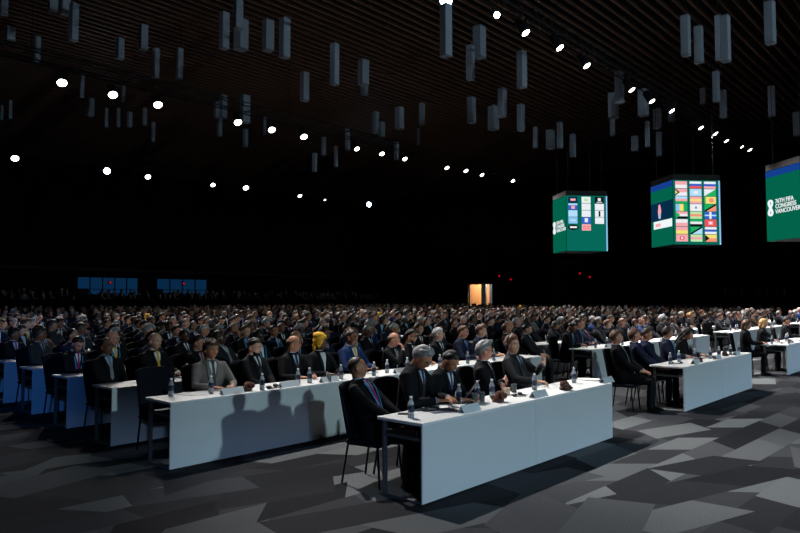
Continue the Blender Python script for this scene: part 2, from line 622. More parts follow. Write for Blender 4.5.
def build_pose(name):
    P = POSES[name]
    piv = Vector((0, .02, .5))
    T = Matrix.Translation(piv) @ Matrix.Rotation(R(P['lean']), 4, 'X') @ Matrix.Translation(-piv)
    yaw, pit, roll = P['head']
    Hm = T @ Matrix.Translation((0, .018, 1.128)) @ Matrix.Rotation(R(-P['lean'] * .7), 4, 'X') @ Matrix.Rotation(R(yaw), 4, 'Z') @ Matrix.Rotation(R(pit), 4, 'X') @ Matrix.Rotation(R(roll), 4, 'Y') @ Matrix.Translation((0, -.018, .104)) @ Matrix.Scale(1.05, 4)
    b = G()
    b.rings([tring(z, cy, rx - .016, ry - .016) for z, cy, rx, ry in TR], 0, T)
    nk0 = T @ Vector((0, .028, 1.07))
    nk1 = Hm @ Vector((0, .018, -.05))
    b.tube([nk0, nk0.lerp(nk1, .5), nk1], [.062, .055, .056], 12)
    head_geo(b, Hm)
    j = G()
    j.rings([tring(*r) for r in TR], 0, T)
    # collar of the jacket around the neck
    wr = []
    for i, sx in enumerate((-1, 1)):
        s = T @ Vector((sx * .172, .02, 1.018))
        w = Vector(P['w'][i])
        e, w = ik(s, w, Vector((sx * .75, .35, -.8)))
        wr.append(w)
        b.tube([T @ Vector((sx * .12, .02, 1.02)), s, s.lerp(e, .5), e, e.lerp(w, .35), w], [.05, .052, .046, .038, .038, .026], 12)
        jd = (w - e).normalized()
        j.tube([T @ Vector((sx * .11, .02, 1.015)), s, s.lerp(e, .5), e, e.lerp(w, .5), w - jd * .035], [.066, .068, .060, .053, .049, .040], 14, ends=True)
        dv = P.get('dirs', (None, None))[i]
        d = Vector(dv) if dv else (w - e)
        if not dv:
            d.z = 0 if P['w'][i][2] > .7 else d.z * .4
            d.x += -sx * .25 * d.length
        n = Vector((0, 0, 1)) if abs(d.normalized().z) < .7 else Vector((0, -1, 0))
        if name == 'arms_folded':
            n = Vector((0, -1, .3))
        hand(b, w, d, n, sx, P['ncurl'])
    t = G()
    sh = []
    for sx in (-1, 1):
        hp, kn, an = Vector((sx * .085, .01, .53)), Vector((sx * .125, -.42, .505)), Vector((sx * .125, -.40, .11))
        b.tube([hp, hp.lerp(kn, .5), kn, kn.lerp(an, .35), an], [.075, .07, .052, .05, .034], 12)
        b.tube([an + Vector((0, .01, -.045)), an + Vector((0, -.05, -.075)), an + Vector((0, -.10, -.085))], [.028, .018, .012], 8)
        t.tube([hp, hp.lerp(kn, .5), kn, kn.lerp(an, .4), an + Vector((0, 0, -.02))], [.092, .085, .068, .062, .052], 12)
        s_ = G()
        s_.rings([[an + Vector((wd * math.cos(a), y, -.11 + hh * (1 + math.sin(a)) / 2 * 1.)) for a in [2 * math.pi * k / 12 for k in range(12)]]
                  for y, wd, hh in ((.055, .018, .05), (.045, .034, .075), (0, .038, .09), (-.06, .042, .07), (-.13, .046, .055), (-.175, .036, .045), (-.19, .016, .03))], 0, Matrix.Translation((0, 0, .002)))
        sh.append(s_.mesh('shoe', True))
    t.rings([tring(z, cy, rx + .004, ry + .004) for z, cy, rx, ry in ((.455, .0, .16, .12), (.50, .0, .178, .135), (.56, 0, .18, .135), (.62, 0, .172, .128))], 0, T)
    # shirt front, tie, lapels, collar
    s = G()
    zs = [.76, .82, .88, .94, 1.0, 1.05, 1.085]
    ws = [.012, .035, .058, .080, .10, .115, .10]
    strip(s, [(0, z) for z in zs], ws, .006, T, nx=8)
    co = G()
    co.rings([[Vector((.060 * math.cos(a), .024 + .058 * math.sin(a), z + (.012 * math.sin(a)))) for a in [2 * math.pi * k / 16 for k in range(16)]] for z in (1.075, 1.115, 1.128)], 0, T, cap=False)
    cf = []
    for i, sx in enumerate((-1, 1)):      # cuffs
        e, w = ik(T @ Vector((sx * .172, .02, 1.018)), Vector(P['w'][i]), Vector((sx * .75, .35, -.8)))
        d = (w - e).normalized()
        c_ = G()
        c_.tube([w - d * .05, w - d * .016], [.034, .033], 12, ends=False)
        cf.append(c_.mesh('cuff', True))
    ti = G()
    strip(ti, [(0, z) for z in (.74, .77, .88, 1.0, 1.065)], [.006, .05, .046, .034, .026], .013, T, nx=3)
    strip(ti, [(0, z) for z in (1.055, 1.07, 1.10)], [.024, .036, .044], .018, T, nx=2)
    la = G()
    for sx in (-1, 1):
        strip(la, [(sx * (w / 2 + .016), z) for z, w in zip(zs, ws)], [.02, .04, .055, .062, .05, .04, .03], .012, T, nx=3, thick=.01)
    la.tube([T @ Vector((-.07, .02, 1.085)), T @ Vector((-.05, .065, 1.115)), T @ Vector((0, .085, 1.12)), T @ Vector((.05, .065, 1.115)), T @ Vector((.07, .02, 1.085))], .017, 8)
    ly = G()
    for sx in (-1, 1):
        strip(ly, [(sx * x, z) for x, z in ((.012, .70), (.045, .84), (.075, .97), (.085, 1.05))], [.02] * 4, .024, T, nx=2, thick=.004)
    ly.box((-.045, -.175, .60), (.045, -.165, .71), 0, T)
    fz = G()
    ey = []
    for sx in (-1, 1):
        p = head_point(sx * .36, .05, -.002)
        g1, g2 = G(), G()
        g1.ell(p, (.012, .006, .0065), 0, None, 8, 6)
        q = head_point(sx * .38, .25, .001)
        g2.box((q.x - .016, q.y - .003, q.z - .003), (q.x + .016, q.y + .006, q.z + .004))
        ey += [('eye', g1.mesh('eye', True)), ('eyebrow', g2.mesh('eyebrow'))]
        fz.ell(p, (.012, .006, .0065), 0, None, 8, 6)
        q = head_point(sx * .38, .25, .001)
        fz.box((q.x - .016, q.y - .003, q.z - .003), (q.x + .016, q.y + .006, q.z + .004))
    D = dict(T=T, H=Hm, body=voxel(b, 'person_body', .0062, 1, .4), jacket=voxel(j, 'suit_jacket', .012, 3), trousers=voxel(t, 'trousers', .014, 3),
             shoes=sh, shirt=s.mesh('shirt', True), collar=co.mesh('collar', True), cuffs=cf, eyes=ey, tie=ti.mesh('tie'), lapels=la.mesh('lapels', True), lanyard=ly.mesh('lanyard'), face=fz.mesh('eyes_and_brows', True), wr=wr)
    return D


for nm in POSES:
    BODY[nm] = build_pose(nm)

gg = G()
for sx in (-1, 1):
    c = Vector((sx * .033, -.098, .008))
    gg.tube([c + Vector((.023 * math.cos(a), .004 * abs(math.cos(a)), .017 * math.sin(a))) for a in [2 * math.pi * k / 14 for k in range(15)]], .0028, 6, ends=False)
    gg.tube([(sx * .056, -.094, .012), (sx * .078, -.04, .014), (sx * .084, .005, .012)], .0026, 6)
gg.tube([(-.011, -.104, .011), (0, -.107, .014), (.011, -.104, .011)], .0026, 6)
GLASSES = gg.mesh('glasses', True)
hs = G()
hs.tube([(.088 * math.sin(a), .0, .03 + .108 * math.cos(a)) for a in [R(-92 + 184 * k / 14) for k in range(15)]], .008, 6)
for sx in (-1, 1):
    hs.ell((sx * .092, .004, .0), (.018, .034, .04))
HEADSETW = hs.mesh('headset_worn', True)

bg = G()
bv = []
for j in range(7):
    for k in range(13):
        e_ = j / 6 * 2 - 1
        a_ = (k / 12 * 2 - 1)
        o_ = .011 * (1 - max(abs(e_), abs(a_)) ** 3) - .003
        bv.append(head_point(a_ * 1.35, R(-52 + 24 * e_ + 14 * a_ * a_), o_))
bg.add(bv, [(j * 13 + k, j * 13 + k + 1, (j + 1) * 13 + k + 1, (j + 1) * 13 + k) for j in range(6) for k in range(12)])
BEARD = bg.mesh('beard', True)
PEOPLE = []


def person_near(pose, loc, rz, skin, hs_, hcol, suit, shirt, tie, label, scale=1., glasses=False, lanyard=False, headset=False, group=None, beard=False):
    D = BODY[pose]
    me = D['body']
    if not me.materials:
        me.materials.append(SKIN['fair'])
    o = link('person', me)
    slot(o, SKIN[skin])
    o.location = loc
    o.rotation_euler = (0, 0, rz)
    o.scale = (scale,) * 3
    tag(o, label, 'person', group)

    def part(name, me, m, M=None):
        if not me.materials:
            me.materials.append(m)
        c = bpy.data.objects.new(name, me)
        COL.objects.link(c)
        c.parent = o
        slot(c, m)
        if M is not None:
            c.matrix_local = M
        return c
    j = part('suit_jacket', D['jacket'], SUIT[suit])
    c = bpy.data.objects.new('lapels', D['lapels'])
    if not D['lapels'].materials:
        D['lapels'].materials.append(SUIT['black'])
    COL.objects.link(c)
    c.parent = j
    slot(c, SUIT[suit])
    part('trousers', D['trousers'], SUIT[suit if suit != 'grey' else 'charcoal'])
    for s in D['shoes']:
        part('shoe', s, SHOE)
    sp = part('shirt', D['shirt'], SHIRT[shirt])
    for nm_, me_ in [('collar', D['collar'])] + [('cuff', q_) for q_ in D['cuffs']]:
        c = part(nm_, me_, SHIRT[shirt])
        c.parent = sp
    if tie:
        part('tie', D['tie'], TIE[tie])
    if hs_:
        part('head_wrap' if hs_ == 'wrap' else 'hair', hair(hs_), HAIR[hcol], D['H'])
    for nm_, me_ in D['eyes']:
        part(nm_, me_, EYE if nm_ == 'eye' or hs_ == 'wrap' or hcol in ('white', 'blond') else HAIR[hcol], D['H'])
    if beard:
        part('beard', BEARD, HAIR[hcol], D['H'])
    if glasses:
        part('glasses', GLASSES, GLASS_FR, D['H'])
    if lanyard:
        part('lanyard', D['lanyard'], LANY)
    if headset:
        part('headset', HEADSETW, GLASS_FR, D['H'])
    return o


# ---- merged people for the rows further back (slots: skin, hair, suit, shirt, tie, shoe)
def arrays(me):
    nv = len(me.vertices)
    v = np.empty(nv * 3, np.float32)
    me.vertices.foreach_get('co', v)
    me.calc_loop_triangles()
    nt = len(me.loop_triangles)
    t = np.empty(nt * 3, np.int32)
    me.loop_triangles.foreach_get('vertices', t)
    return v.reshape(-1, 3), t.reshape(-1, 3)


def xf(v, M):
    A = np.array(M, dtype=np.float32)
    return v @ A[:3, :3].T + A[:3, 3]


def tri_mesh(name, parts):
    """parts: list of (verts, tris, matidx)"""
    V, Tt, Mi = [], [], []
    o = 0
    for v, t, m in parts:
        V.append(v)
        Tt.append(t + o)
        Mi.append(np.full(len(t), m, np.int32) if np.isscalar(m) else m)
        o += len(v)
    V = np.concatenate(V).astype(np.float32)
    Tt = np.concatenate(Tt).astype(np.int32)
    Mi = np.concatenate(Mi).astype(np.int32)
    me = bpy.data.meshes.new(name)
    me.vertices.add(len(V))
    me.vertices.foreach_set('co', V.ravel())
    me.loops.add(len(Tt) * 3)
    me.loops.foreach_set('vertex_index', Tt.ravel())
    me.polygons.add(len(Tt))
    me.polygons.foreach_set('loop_start', np.arange(0, len(Tt) * 3, 3, dtype=np.int32))
    me.polygons.foreach_set('loop_total', np.full(len(Tt), 3, np.int32))
    me.polygons.foreach_set('material_index', Mi)
    me.polygons.foreach_set('use_smooth', np.ones(len(Tt), bool))
    me.update(calc_edges=True)
    me.validate()
    return me


DEC = {}


def decim(me, target, keep=None, key=None):
    k = (key, target)
    if key and k in DEC:
        return DEC[k]
    v, t = arrays(me)
    if keep is not None:
        km = keep(v)
        t = t[km[t].all(axis=1)]
        used = np.unique(t)
        mp = np.full(len(v), -1, np.int32)
        mp[used] = np.arange(len(used))
        v, t = v[used], mp[t]
    tm = tri_mesh('tmpd', [(v, t, 0)])
    r = target / max(1, len(t))
    if r < 1:
        tm = evaluate(tm, [('DECIMATE', dict(decimate_type='COLLAPSE', ratio=r))])
    out = arrays(tm)
    if key:
        DEC[k] = out
    return out


def combo(pose, hs_, tie, lod):
    D = BODY[pose]
    H = np.array(D['H'])[:3, 3]
    wr = [np.array(w) for w in D['wr']]
    kH = lambda v: (np.linalg.norm(v - H, axis=1) < .215)
    kW = lambda v: ((np.linalg.norm(v - wr[0], axis=1) < .17) | (np.linalg.norm(v - wr[1], axis=1) < .17)) & ~kH(v)
    q = {1: (800, 500, 500, 200, 500, 1), 2: (190, 60, 150, 40, 110, 0)}[lod]
    ps = []
    v, t = decim(D['body'], q[0], kH, pose + 'h')
    ps.append((v, t, 0))
    v, t = decim(D['body'], q[1], kW, pose + 'w')
    ps.append((v, t, 0))
    v, t = decim(D['jacket'], q[2], None, pose + 'j')
    ps.append((v, t, 2))
    v, t = decim(D['trousers'], q[3], None, pose + 't')
    ps.append((v, t, 2))
    for q_ in [D['shirt'], D['collar']] + D['cuffs']:
        v, t = arrays(q_)
        ps.append((v, t, 3))
    if q[5]:
        v, t = arrays(D['lapels'])
        ps.append((v, t, 2))
        for s in D['shoes']:
            v, t = decim(s, 60)
            ps.append((v, t, 5))
        v, t = decim(D['face'], 90, None, 'fc')
        ps.append((xf(v, D['H']), t, 5))
    if tie:
        v, t = arrays(D['tie'])
        ps.append((v, t, 4))
    if hs_:
        v, t = decim(hair(hs_), q[4], None, 'hr' + hs_)
        ps.append((xf(v, D['H']), t, 1))
    return ps


COMBOS = [('hands_on_desk', 'short', 1), ('reading', 'side', 1), ('leaning_back', 'receding', 1), ('arms_folded', 'short', 1), ('chin_on_hand', 'fringe', 1),
          ('looking_left', 'side', 1), ('looking_right', 'short', 1), ('slouching', 'crop', 1), ('writing', 'short', 1), ('hands_on_desk', 'fringe', 1),
          ('looking_left', 'long', 0), ('reading', 'bob', 0), ('leaning_back', 'short', 0), ('slouching', 'long', 0), ('arms_folded', 'receding', 1),
          ('hands_on_desk', 'side', 1), ('looking_left', None, 1), ('chin_on_hand', 'curly', 0), ('looking_right', 'crop', 1), ('sleepy_tilt', 'short', 1),
          ('hands_on_desk', 'wrap', 0)]
HDESC = {'short': '{}-haired person', 'side': 'person with thick {} hair', 'receding': 'person with receding {} hair', 'fringe': 'bald-crowned {}-haired person', 'crop': 'person with cropped {} hair',
         'long': 'person with long {} hair', 'bob': 'person with a {} bob', None: 'bald person', 'curly': 'curly {}-haired person', 'wrap': 'person in {} head wrap'}
MID = {}


def mid_mesh(ci):
    if ci not in MID:
        MID[ci] = tri_mesh('person', combo(*COMBOS[ci], 1))
        for m in (SKIN['fair'], HAIR['black'], SUIT['black'], SHIRT['white'], TIE['dark'], SHOE):
            MID[ci].materials.append(m)
    return MID[ci]


def rnd_look(rng, ci):
    pose, hs_, tie = COMBOS[ci]
    skin = rng.choices(['fair', 'pink', 'tan', 'brown', 'dark'], [26, 18, 20, 18, 18])[0]
    if hs_ == 'wrap':
        hc = rng.choice(['white cloth', 'yellow', 'white cloth'])
    elif skin in ('brown', 'dark'):
        hc = rng.choices(['black', 'dark brown', 'grey'], [6, 2, 1])[0]
    else:
        hc = rng.choices(['black', 'dark brown', 'brown', 'grey', 'white', 'blond'], [5, 5, 3, 2.5, .6, .5])[0]
    if hs_ in ('fringe', 'receding') and rng.random() < .5 and skin in ('fair', 'pink'):
        hc = 'grey'
    suit = rng.choices(['black', 'navy', 'charcoal', 'grey', 'blue', 'brown'], [12, 5, 5, .6, .7, .5])[0]
    shirt = rng.choices(['white', 'pale blue', 'grey', 'black'], [7, 3, 1, 1 if not tie else 0])[0]
    if not tie and rng.random() < .5:
        shirt = 'black'
    tc = rng.choices(['blue', 'red', 'dark', 'grey', 'purple', 'sky', 'yellow'], [4, 2, 5, 2, 1, 1, .4])[0]
    return skin, hc, suit, shirt, tc


# ------------------------------------------------------------------ furniture
M_TOP = mat('desk_top_laminate', (226, 228, 230), .5, noise=.03)
M_PAN = mat('desk_panel_laminate', (206, 212, 216), .55, noise=.03, scale=3)
M_DRK = mat('dark_laminate', (34, 35, 40), .6)
M_STL = mat('grey_steel', (110, 114, 120), .4, .6)
M_FAB = mat('chair_fabric', (20, 22, 32), .9, noise=.25, scale=80, spec=.15)
M_LEG = mat('chair_leg_metal', (30, 30, 34), .4, .5)
M_PET = mat('bottle_plastic', (206, 216, 226), .12, noise=.02, trans=.55)
M_CAP = mat('bottle_cap_white', (236, 238, 240), .4, noise=.02)
M_LAB = mat('bottle_label_navy', (20, 30, 66), .5, noise=.1)
M_CARD = mat('card_white', (214, 220, 228), .7, noise=.03)
M_PAP = mat('paper_white', (232, 233, 234), .8, noise=.03)
M_BLK = mat('plastic_black', (20, 20, 22), .35)
M_GLS = mat('drinking_glass', (216, 222, 226), .05, noise=.01, trans=.85)
M_CUP = mat('cup_ceramic', (190, 168, 140), .5)
M_ROCK = mat('dried_flower_brown', (86, 58, 50), .9, noise=.5, scale=40)
M_RFL = mat('dried_flower_red', (112, 58, 46), .9, noise=.4, scale=40)
M_FLD = mat('folder_grey', (92, 94, 110), .6)

TL, TD, TH = 2.0, .58, .75


def desk_parts():
    P = {}
    g = G()
    g.bbox((.001, 0, TH - .03), (TL - .001, TD, TH), .004)
    P['tabletop'] = (g, M_TOP)
    g = G()
    g.bbox((.002, .002, .015), (TL - .002, .022, TH - .03), .003)
    P['front_panel'] = (g, M_PAN)
    g = G()
    g.box((.03, .10, .60), (TL - .03, .50, .615))
    g.box((.03, .10, .60), (TL - .03, .112, .66))
    P['shelf'] = (g, M_DRK)
    for k, x in enumerate((.02, TL - .06)):
        g = G()
        g.bbox((x, TD - .09, .02), (x + .04, TD - .05, TH - .03), .004)
        P['leg%d' % k] = (g, M_STL)
        g = G()
        g.box((x, .05, .575), (x + .03, TD - .05, .60))
        P['side_rail%d' % k] = (g, M_STL)
        g = G()
        g.bbox((x, .03, 0), (x + .05, TD - .02, .028), .005)
        P['foot%d' % k] = (g, M_STL)
    return P


DP = desk_parts()
desk_proto = bpy.data.objects.new('conference_desk', None)
COL.objects.link(desk_proto)
for k, (g, m) in DP.items():
    link(k.rstrip('01'), g.mesh(k.rstrip('01')), m, desk_proto)
dg_ = G()
for k, (g, m) in DP.items():
    dg_.add(g.v, g.f, {id(M_TOP): 0, id(M_PAN): 1, id(M_DRK): 2, id(M_STL): 3}[id(m)])
DESK_ONE = dg_.mesh('conference_desk')
for m in (M_TOP, M_PAN, M_DRK, M_STL):
    DESK_ONE.materials.append(m)


def slab(fn, nx, nz, th):
    """curved slab; fn(u, w) -> point, thickness along +y"""
    vs, fs = [], []
    for o in (0, th):
        for j in range(nz + 1):
            for i in range(nx + 1):
                p = fn(i / nx, j / nz)
                vs.append(Vector((p[0], p[1] + o, p[2])))
    n = nx + 1
    h = n * (nz + 1)
    for j in range(nz):
        for i in range(nx):
            a = j * n + i
            fs += [[a, a + 1, a + n + 1, a + n], [h + a, h + a + n, h + a + n + 1, h + a + 1]]
    for j in range(nz):
        a = j * n
        fs += [[a, a + n, h + a + n, h + a], [a + nx, h + a + nx, h + a + n + nx, a + n + nx]]
    for i in range(nx):
        fs += [[i, h + i, h + i + 1, i + 1], [nz * n + i, nz * n + i + 1, h + nz * n + i + 1, h + nz * n + i]]
    return vs, fs


def chair_parts():
    P = []
    g = G()
    g.bbox((-.225, -.23, .40), (.225, .21, .455), .02)
    P.append(('seat', g, M_FAB))
    g = G()

    def bk(u, w):
        x = (u - .5) * (.42 + .07 * w)
        z = .46 + .56 * w - .035 * (abs(u - .5) * 2) ** 4 * w
        return (x, .20 + .09 * w - .05 * (abs(u - .5) * 2) ** 2, z)
    g.add(*slab(bk, 8, 8, .035))
    P.append(('backrest', g, M_FAB))
    for sx in (-1, 1):
        for sy in (-1, 1):
            g = G()
            g.tube([(sx * .20, sy * .18, .41), (sx * .215, sy * .215 + (.03 if sy > 0 else 0), .012)], .012, 8)
            P.append(('leg', g, M_LEG))
    return P


CP = chair_parts()
chair_proto = bpy.data.objects.new('conference_chair', None)
COL.objects.link(chair_proto)
cg = G()
for n_, g, m in CP:
    link(n_, g.mesh(n_, True), m, chair_proto)
    cg.add(g.v, g.f, 0 if m is M_FAB else 1)
CHAIR_ONE = cg.mesh('conference_chair')
CHAIR_ONE.materials.append(M_FAB)
CHAIR_ONE.materials.append(M_LEG)

BPROF = [(.026, 0), (.031, .004), (.031, .05), (.029, .055), (.031, .06), (.031, .125), (.029, .14), (.018, .17), (.0125, .18), (.0125, .19)]
CPROF = [(.0145, .188), (.0155, .19), (.0155, .206), (.013, .208)]
LPROF = [(.0318, .062), (.0318, .125)]
bottle_proto = bpy.data.objects.new('water_bottle', None)
g = G(); g.lathe(BPROF, 14)
bp_me = g.mesh('water_bottle', True)
bp_me.materials.append(M_PET)
bottle_proto.data  # an Empty is not used: the bottle itself is the thing
bpy.data.objects.remove(bottle_proto)
bottle_proto = bpy.data.objects.new('water_bottle', bp_me)
COL.objects.link(bottle_proto)
g = G(); g.lathe(CPROF, 12)
link('cap', g.mesh('cap', True), M_CAP, bottle_proto)
g = G(); g.lathe(LPROF, 14)
link('label_band', g.mesh('label_band', True), M_LAB, bottle_proto)
g = G(); g.lathe(BPROF, 8, 0); g.lathe(CPROF, 8, 1); g.lathe(LPROF, 8, 2)
BOTTLE_ONE = g.mesh('water_bottle', True)
for m in (M_PET, M_CAP, M_LAB):
    BOTTLE_ONE.materials.append(m)

g = G()   # folded name card, a tent standing on the desk
w_, h_, d_ = .15, .075, .045
g.add([(-w_, -d_, 0), (w_, -d_, 0), (w_, 0, h_), (-w_, 0, h_), (-w_, d_, 0), (w_, d_, 0),
       (-w_, -d_ + .004, 0), (w_, -d_ + .004, 0), (w_, 0, h_ - .006), (-w_, 0, h_ - .006), (-w_, d_ - .004, 0), (w_, d_ - .004, 0)],
      [(0, 1, 2, 3), (3, 2, 5, 4), (7, 6, 9, 8), (8, 9, 10, 11), (0, 3, 9, 6), (3, 4, 10, 9), (1, 7, 8, 2), (2, 8, 11, 5), (0, 6, 7, 1), (4, 5, 11, 10)])
CARD = g.mesh('name_card'); CARD.materials.append(M_CARD)
g = G()
for k in range(5):
    g.box((-.105 + .002 * k, -.148, .0012 * k), (.105 + .001 * k, .148, .0012 * k + .001), 0, Matrix.Rotation(.05 * k - .1, 4, 'Z'))
PAPER = g.mesh('paper_stack'); PAPER.materials.append(M_PAP)
g = G()
g.lathe([(.026, 0), (.03, .003), (.034, .11), (.032, .11), (.028, .008)], 14)
GLASSM = g.mesh('drinking_glass', True); GLASSM.materials.append(M_GLS)
g = G()
g.lathe([(.03, 0), (.033, .004), (.042, .085), (.039, .085), (.03, .012)], 14)
g.tube([(.038, 0, .07), (.062, 0, .06), (.06, 0, .03), (.034, 0, .025)], .005, 6)
CUPM = g.mesh('coffee_cup', True); CUPM.materials.append(M_CUP)
g = G()
g.tube([(.085 * math.sin(a), -.075 * math.cos(a), .012) for a in [R(-100 + 200 * k / 12) for k in range(13)]], .007, 6)
for sx in (-1, 1):
    g.ell((sx * .085, .02, .018), (.02, .032, .018))
g.tube([(.07, .045, .008), (.11, .09, .006), (.05, .12, .006), (.0, .09, .006)], .003, 5)
HSET = g.mesh('headphones', True); HSET.materials.append(M_BLK)
rg = random.Random(3)
g = G()
for k in range(26):
    a, rr = rg.random() * 6.28, rg.random() * .06
    g.ell((rr * math.cos(a), rr * math.sin(a), .02 + rg.random() * .055), (.012 + rg.random() * .018, .012 + rg.random() * .018, .012 + rg.random() * .02), 0 if k % 3 else 1, None, 7, 5)
g.lathe([(.045, 0), (.055, .004), (.05, .03)], 12, 0)
DECO = g.mesh('flower_arrangement', True); DECO.materials.append(M_ROCK); DECO.materials.append(M_RFL)
g = G()
g.bbox((-.11, -.155, 0), (.11, .155, .008), .003)
FOLD = g.mesh('folder'); FOLD.materials.append(M_FLD)
g = G()
g.bbox((-.036, -.075, 0), (.036, .075, .009), .004)
PHONE = g.mesh('mobile_phone'); PHONE.materials.append(M_BLK)


def put(kind, me, p, rz, label, cat, group=None, rot=None, scale=1.):
    o = link(kind, me, (), None, p, rz)
    if rot:
        o.rotation_euler = rot
    if scale != 1:
        o.scale = (scale,) * 3
    return tag(o, label, cat, group)


# ------------------------------------------------------------------ layout of the rows
ROW2, PITCHY = 6.87, 1.63
BLK0, BLKP = 3.85, 10.2
NROW, NBLK = 27, 5
BNAME = ['left block', 'second block', 'third block', 'fourth block', 'rightmost block']


def rowX(r):
    return .1 * min(max(r - 2, 0), 5)


def rowY(r):
    return 4.0 if r == 1 else ROW2 + PITCHY * (r - 2)


def inview(p, m=30):
    q = proj(p)
    return q is not None and -m < q[0] < 800 + m and -m < q[1] < 533 + m


# ---- desks
desks = []
for x0, nm in ((4.75, 'nearest'), (11.5, 'middle'), (18.6, 'right')):
    for k in range(2):
        desks.append((x0 + 2.0 * k, 4.0, 1, 'white-fronted desk, %s half of the %s front-row pair' % (('left', 'right')[k], nm)))
for r in range(2, NROW + 1):
    for b in range(NBLK):
        for k in range(4):
            desks.append((BLK0 + rowX(r) + BLKP * b + 2.0 * k, rowY(r), r, 'white-fronted desk, %s row, %s, %s section from left' % (ORD[r], BNAME[b], ORD[k + 1])))
dl = []
for d in desks:
    c = (d[0] + 1, d[1], .7)
    q = proj(c)
    e0, e1 = proj((d[0], d[1], .75)), proj((d[0] + 2, d[1], .75))
    if q and e0 and e1 and e1[0] > -5 and e0[0] < 812:
        dl.append((q[2], d))
dl.sort(key=lambda t: t[0])
DV = [d for _, d in dl]
used = False
for d in DV[:300]:
    near = d[2] <= 4 and Vector((d[0], d[1], 0)).length < 20
    if near:
        if not used:
            o = desk_proto
            o.location = (d[0], d[1], 0)
            used = True
        else:
            o = clone(desk_proto, (d[0], d[1], 0))
    else:
        o = link('conference_desk', DESK_ONE, (), None, (d[0], d[1], 0))
    tag(o, d[3], 'desk', 'white conference desks in rows')


def batch(name, me, places, mats, label, cat):
    v, t = arrays(me)
    mi = np.empty(len(me.polygons), np.int32)
    me.polygons.foreach_get('material_index', mi)
    pi = np.empty(len(me.loop_triangles), np.int32)
    me.loop_triangles.foreach_get('polygon_index', pi)
    tm = mi[pi]
    ps = []
    for x, y, z, a in places:
        M = Matrix.Translation((x, y, z)) @ Matrix.Rotation(a, 4, 'Z')
        ps.append((xf(v, M), t, tm))
    m = tri_mesh(name, ps)
    m.polygons.foreach_set('use_smooth', np.zeros(len(m.polygons), bool))
    for q in mats:
        m.materials.append(q)
    o = link(name, m)
    tag(o, label, cat, None, 'stuff')
    return o


if DV[300:]:
    batch('conference_desk', DESK_ONE, [(d[0], d[1], 0, 0) for d in DV[300:]], (M_TOP, M_PAN, M_DRK, M_STL), 'distant rows of white-fronted desks at the back of the hall', 'desks')

# ---- hand-placed people
HIP = .86
near_people = []


def hx(px, Y):                       # world x of a head seen at pixel column px in a row whose heads are at Y
    return at_y(px, 298, Y).x


def locn(n):
    return n


# front row, nearest desk
F1 = 4.0 + HIP
near = [
    # px, Y, pose, turn, skin, hair, hcol, suit, shirt, tie, opts, label
    (363, F1 + .02, 'sleepy_tilt', 18, 'tan', 'crop', 'dark brown', 'black', 'pale blue', 'purple', dict(lanyard=True, scale=.97), 'reclining person with purple tie and blue lanyard at the left end of nearest desk'),
    (421, F1, 'reading', 12, 'tan', 'side', 'grey', 'black', 'pale blue', 'dark', dict(glasses=True, scale=1.06), 'grey-haired person in glasses looking down at papers at nearest desk'),
    (450, F1, 'reading', 4, 'tan', 'short', 'black', 'black', 'white', 'blue', dict(scale=1.0), 'black-haired person reading a grey folder at nearest desk, blue tie'),
    (484, F1 + .03, 'arms_folded', 22, 'pink', 'side', 'grey', 'black', 'white', 'dark', dict(glasses=True), 'grey-haired person in glasses with folded arms at nearest desk'),
    (512, F1 + .06, 'hand_raised', 4, 'fair', 'side', 'brown', 'charcoal', 'pale blue', 'dark', dict(lanyard=False, headset=True, scale=1.03), 'brown-haired person wearing a headset, one hand raised, at nearest desk'),
    # front row, middle desks
    (615.5, F1, 'leaning_back', 14, 'pink', 'short', 'brown', 'black', 'white', 'grey', {}, 'brown-haired person leaning back at left end of middle front desk'),
    (634, F1, 'leaning_back', 20, 'pink', 'short', 'brown', 'navy', 'white', 'blue', {}, 'person in navy suit looking right, second at middle front desk'),
    (646, F1 + .05, 'slouching', 20, 'tan', 'crop', 'dark brown', 'navy', 'pale blue', 'dark', dict(glasses=True), 'person in glasses and navy suit, third at middle front desk'),
    (667, F1, 'looking_left', 16, 'tan', 'receding', 'dark brown', 'navy', 'white', 'sky', dict(lanyard=True), 'person with receding hair and blue lanyard at middle front desk'),
    (687, F1, 'reading', 10, 'tan', 'long', 'black', 'black', 'white', None, {}, 'person with long black hair bending over middle front desk'),
    # front row, right desks
    (746, F1, 'hands_on_desk', 18, 'pink', 'bob', 'brown', 'black', 'black', None, {}, 'person with brown bob in black at the right front desk'),
    (763, F1, 'chin_on_hand', 20, 'fair', 'bob', 'blond', 'black', 'black', None, {}, 'blond person with hand at chin at the right front desk'),
    (786, F1, 'hands_on_desk', 10, 'tan', 'short', 'black', 'black', 'white', 'dark', {}, 'black-haired person in dark suit at the right front desk near photo edge'),
]
F2 = ROW2 + HIP
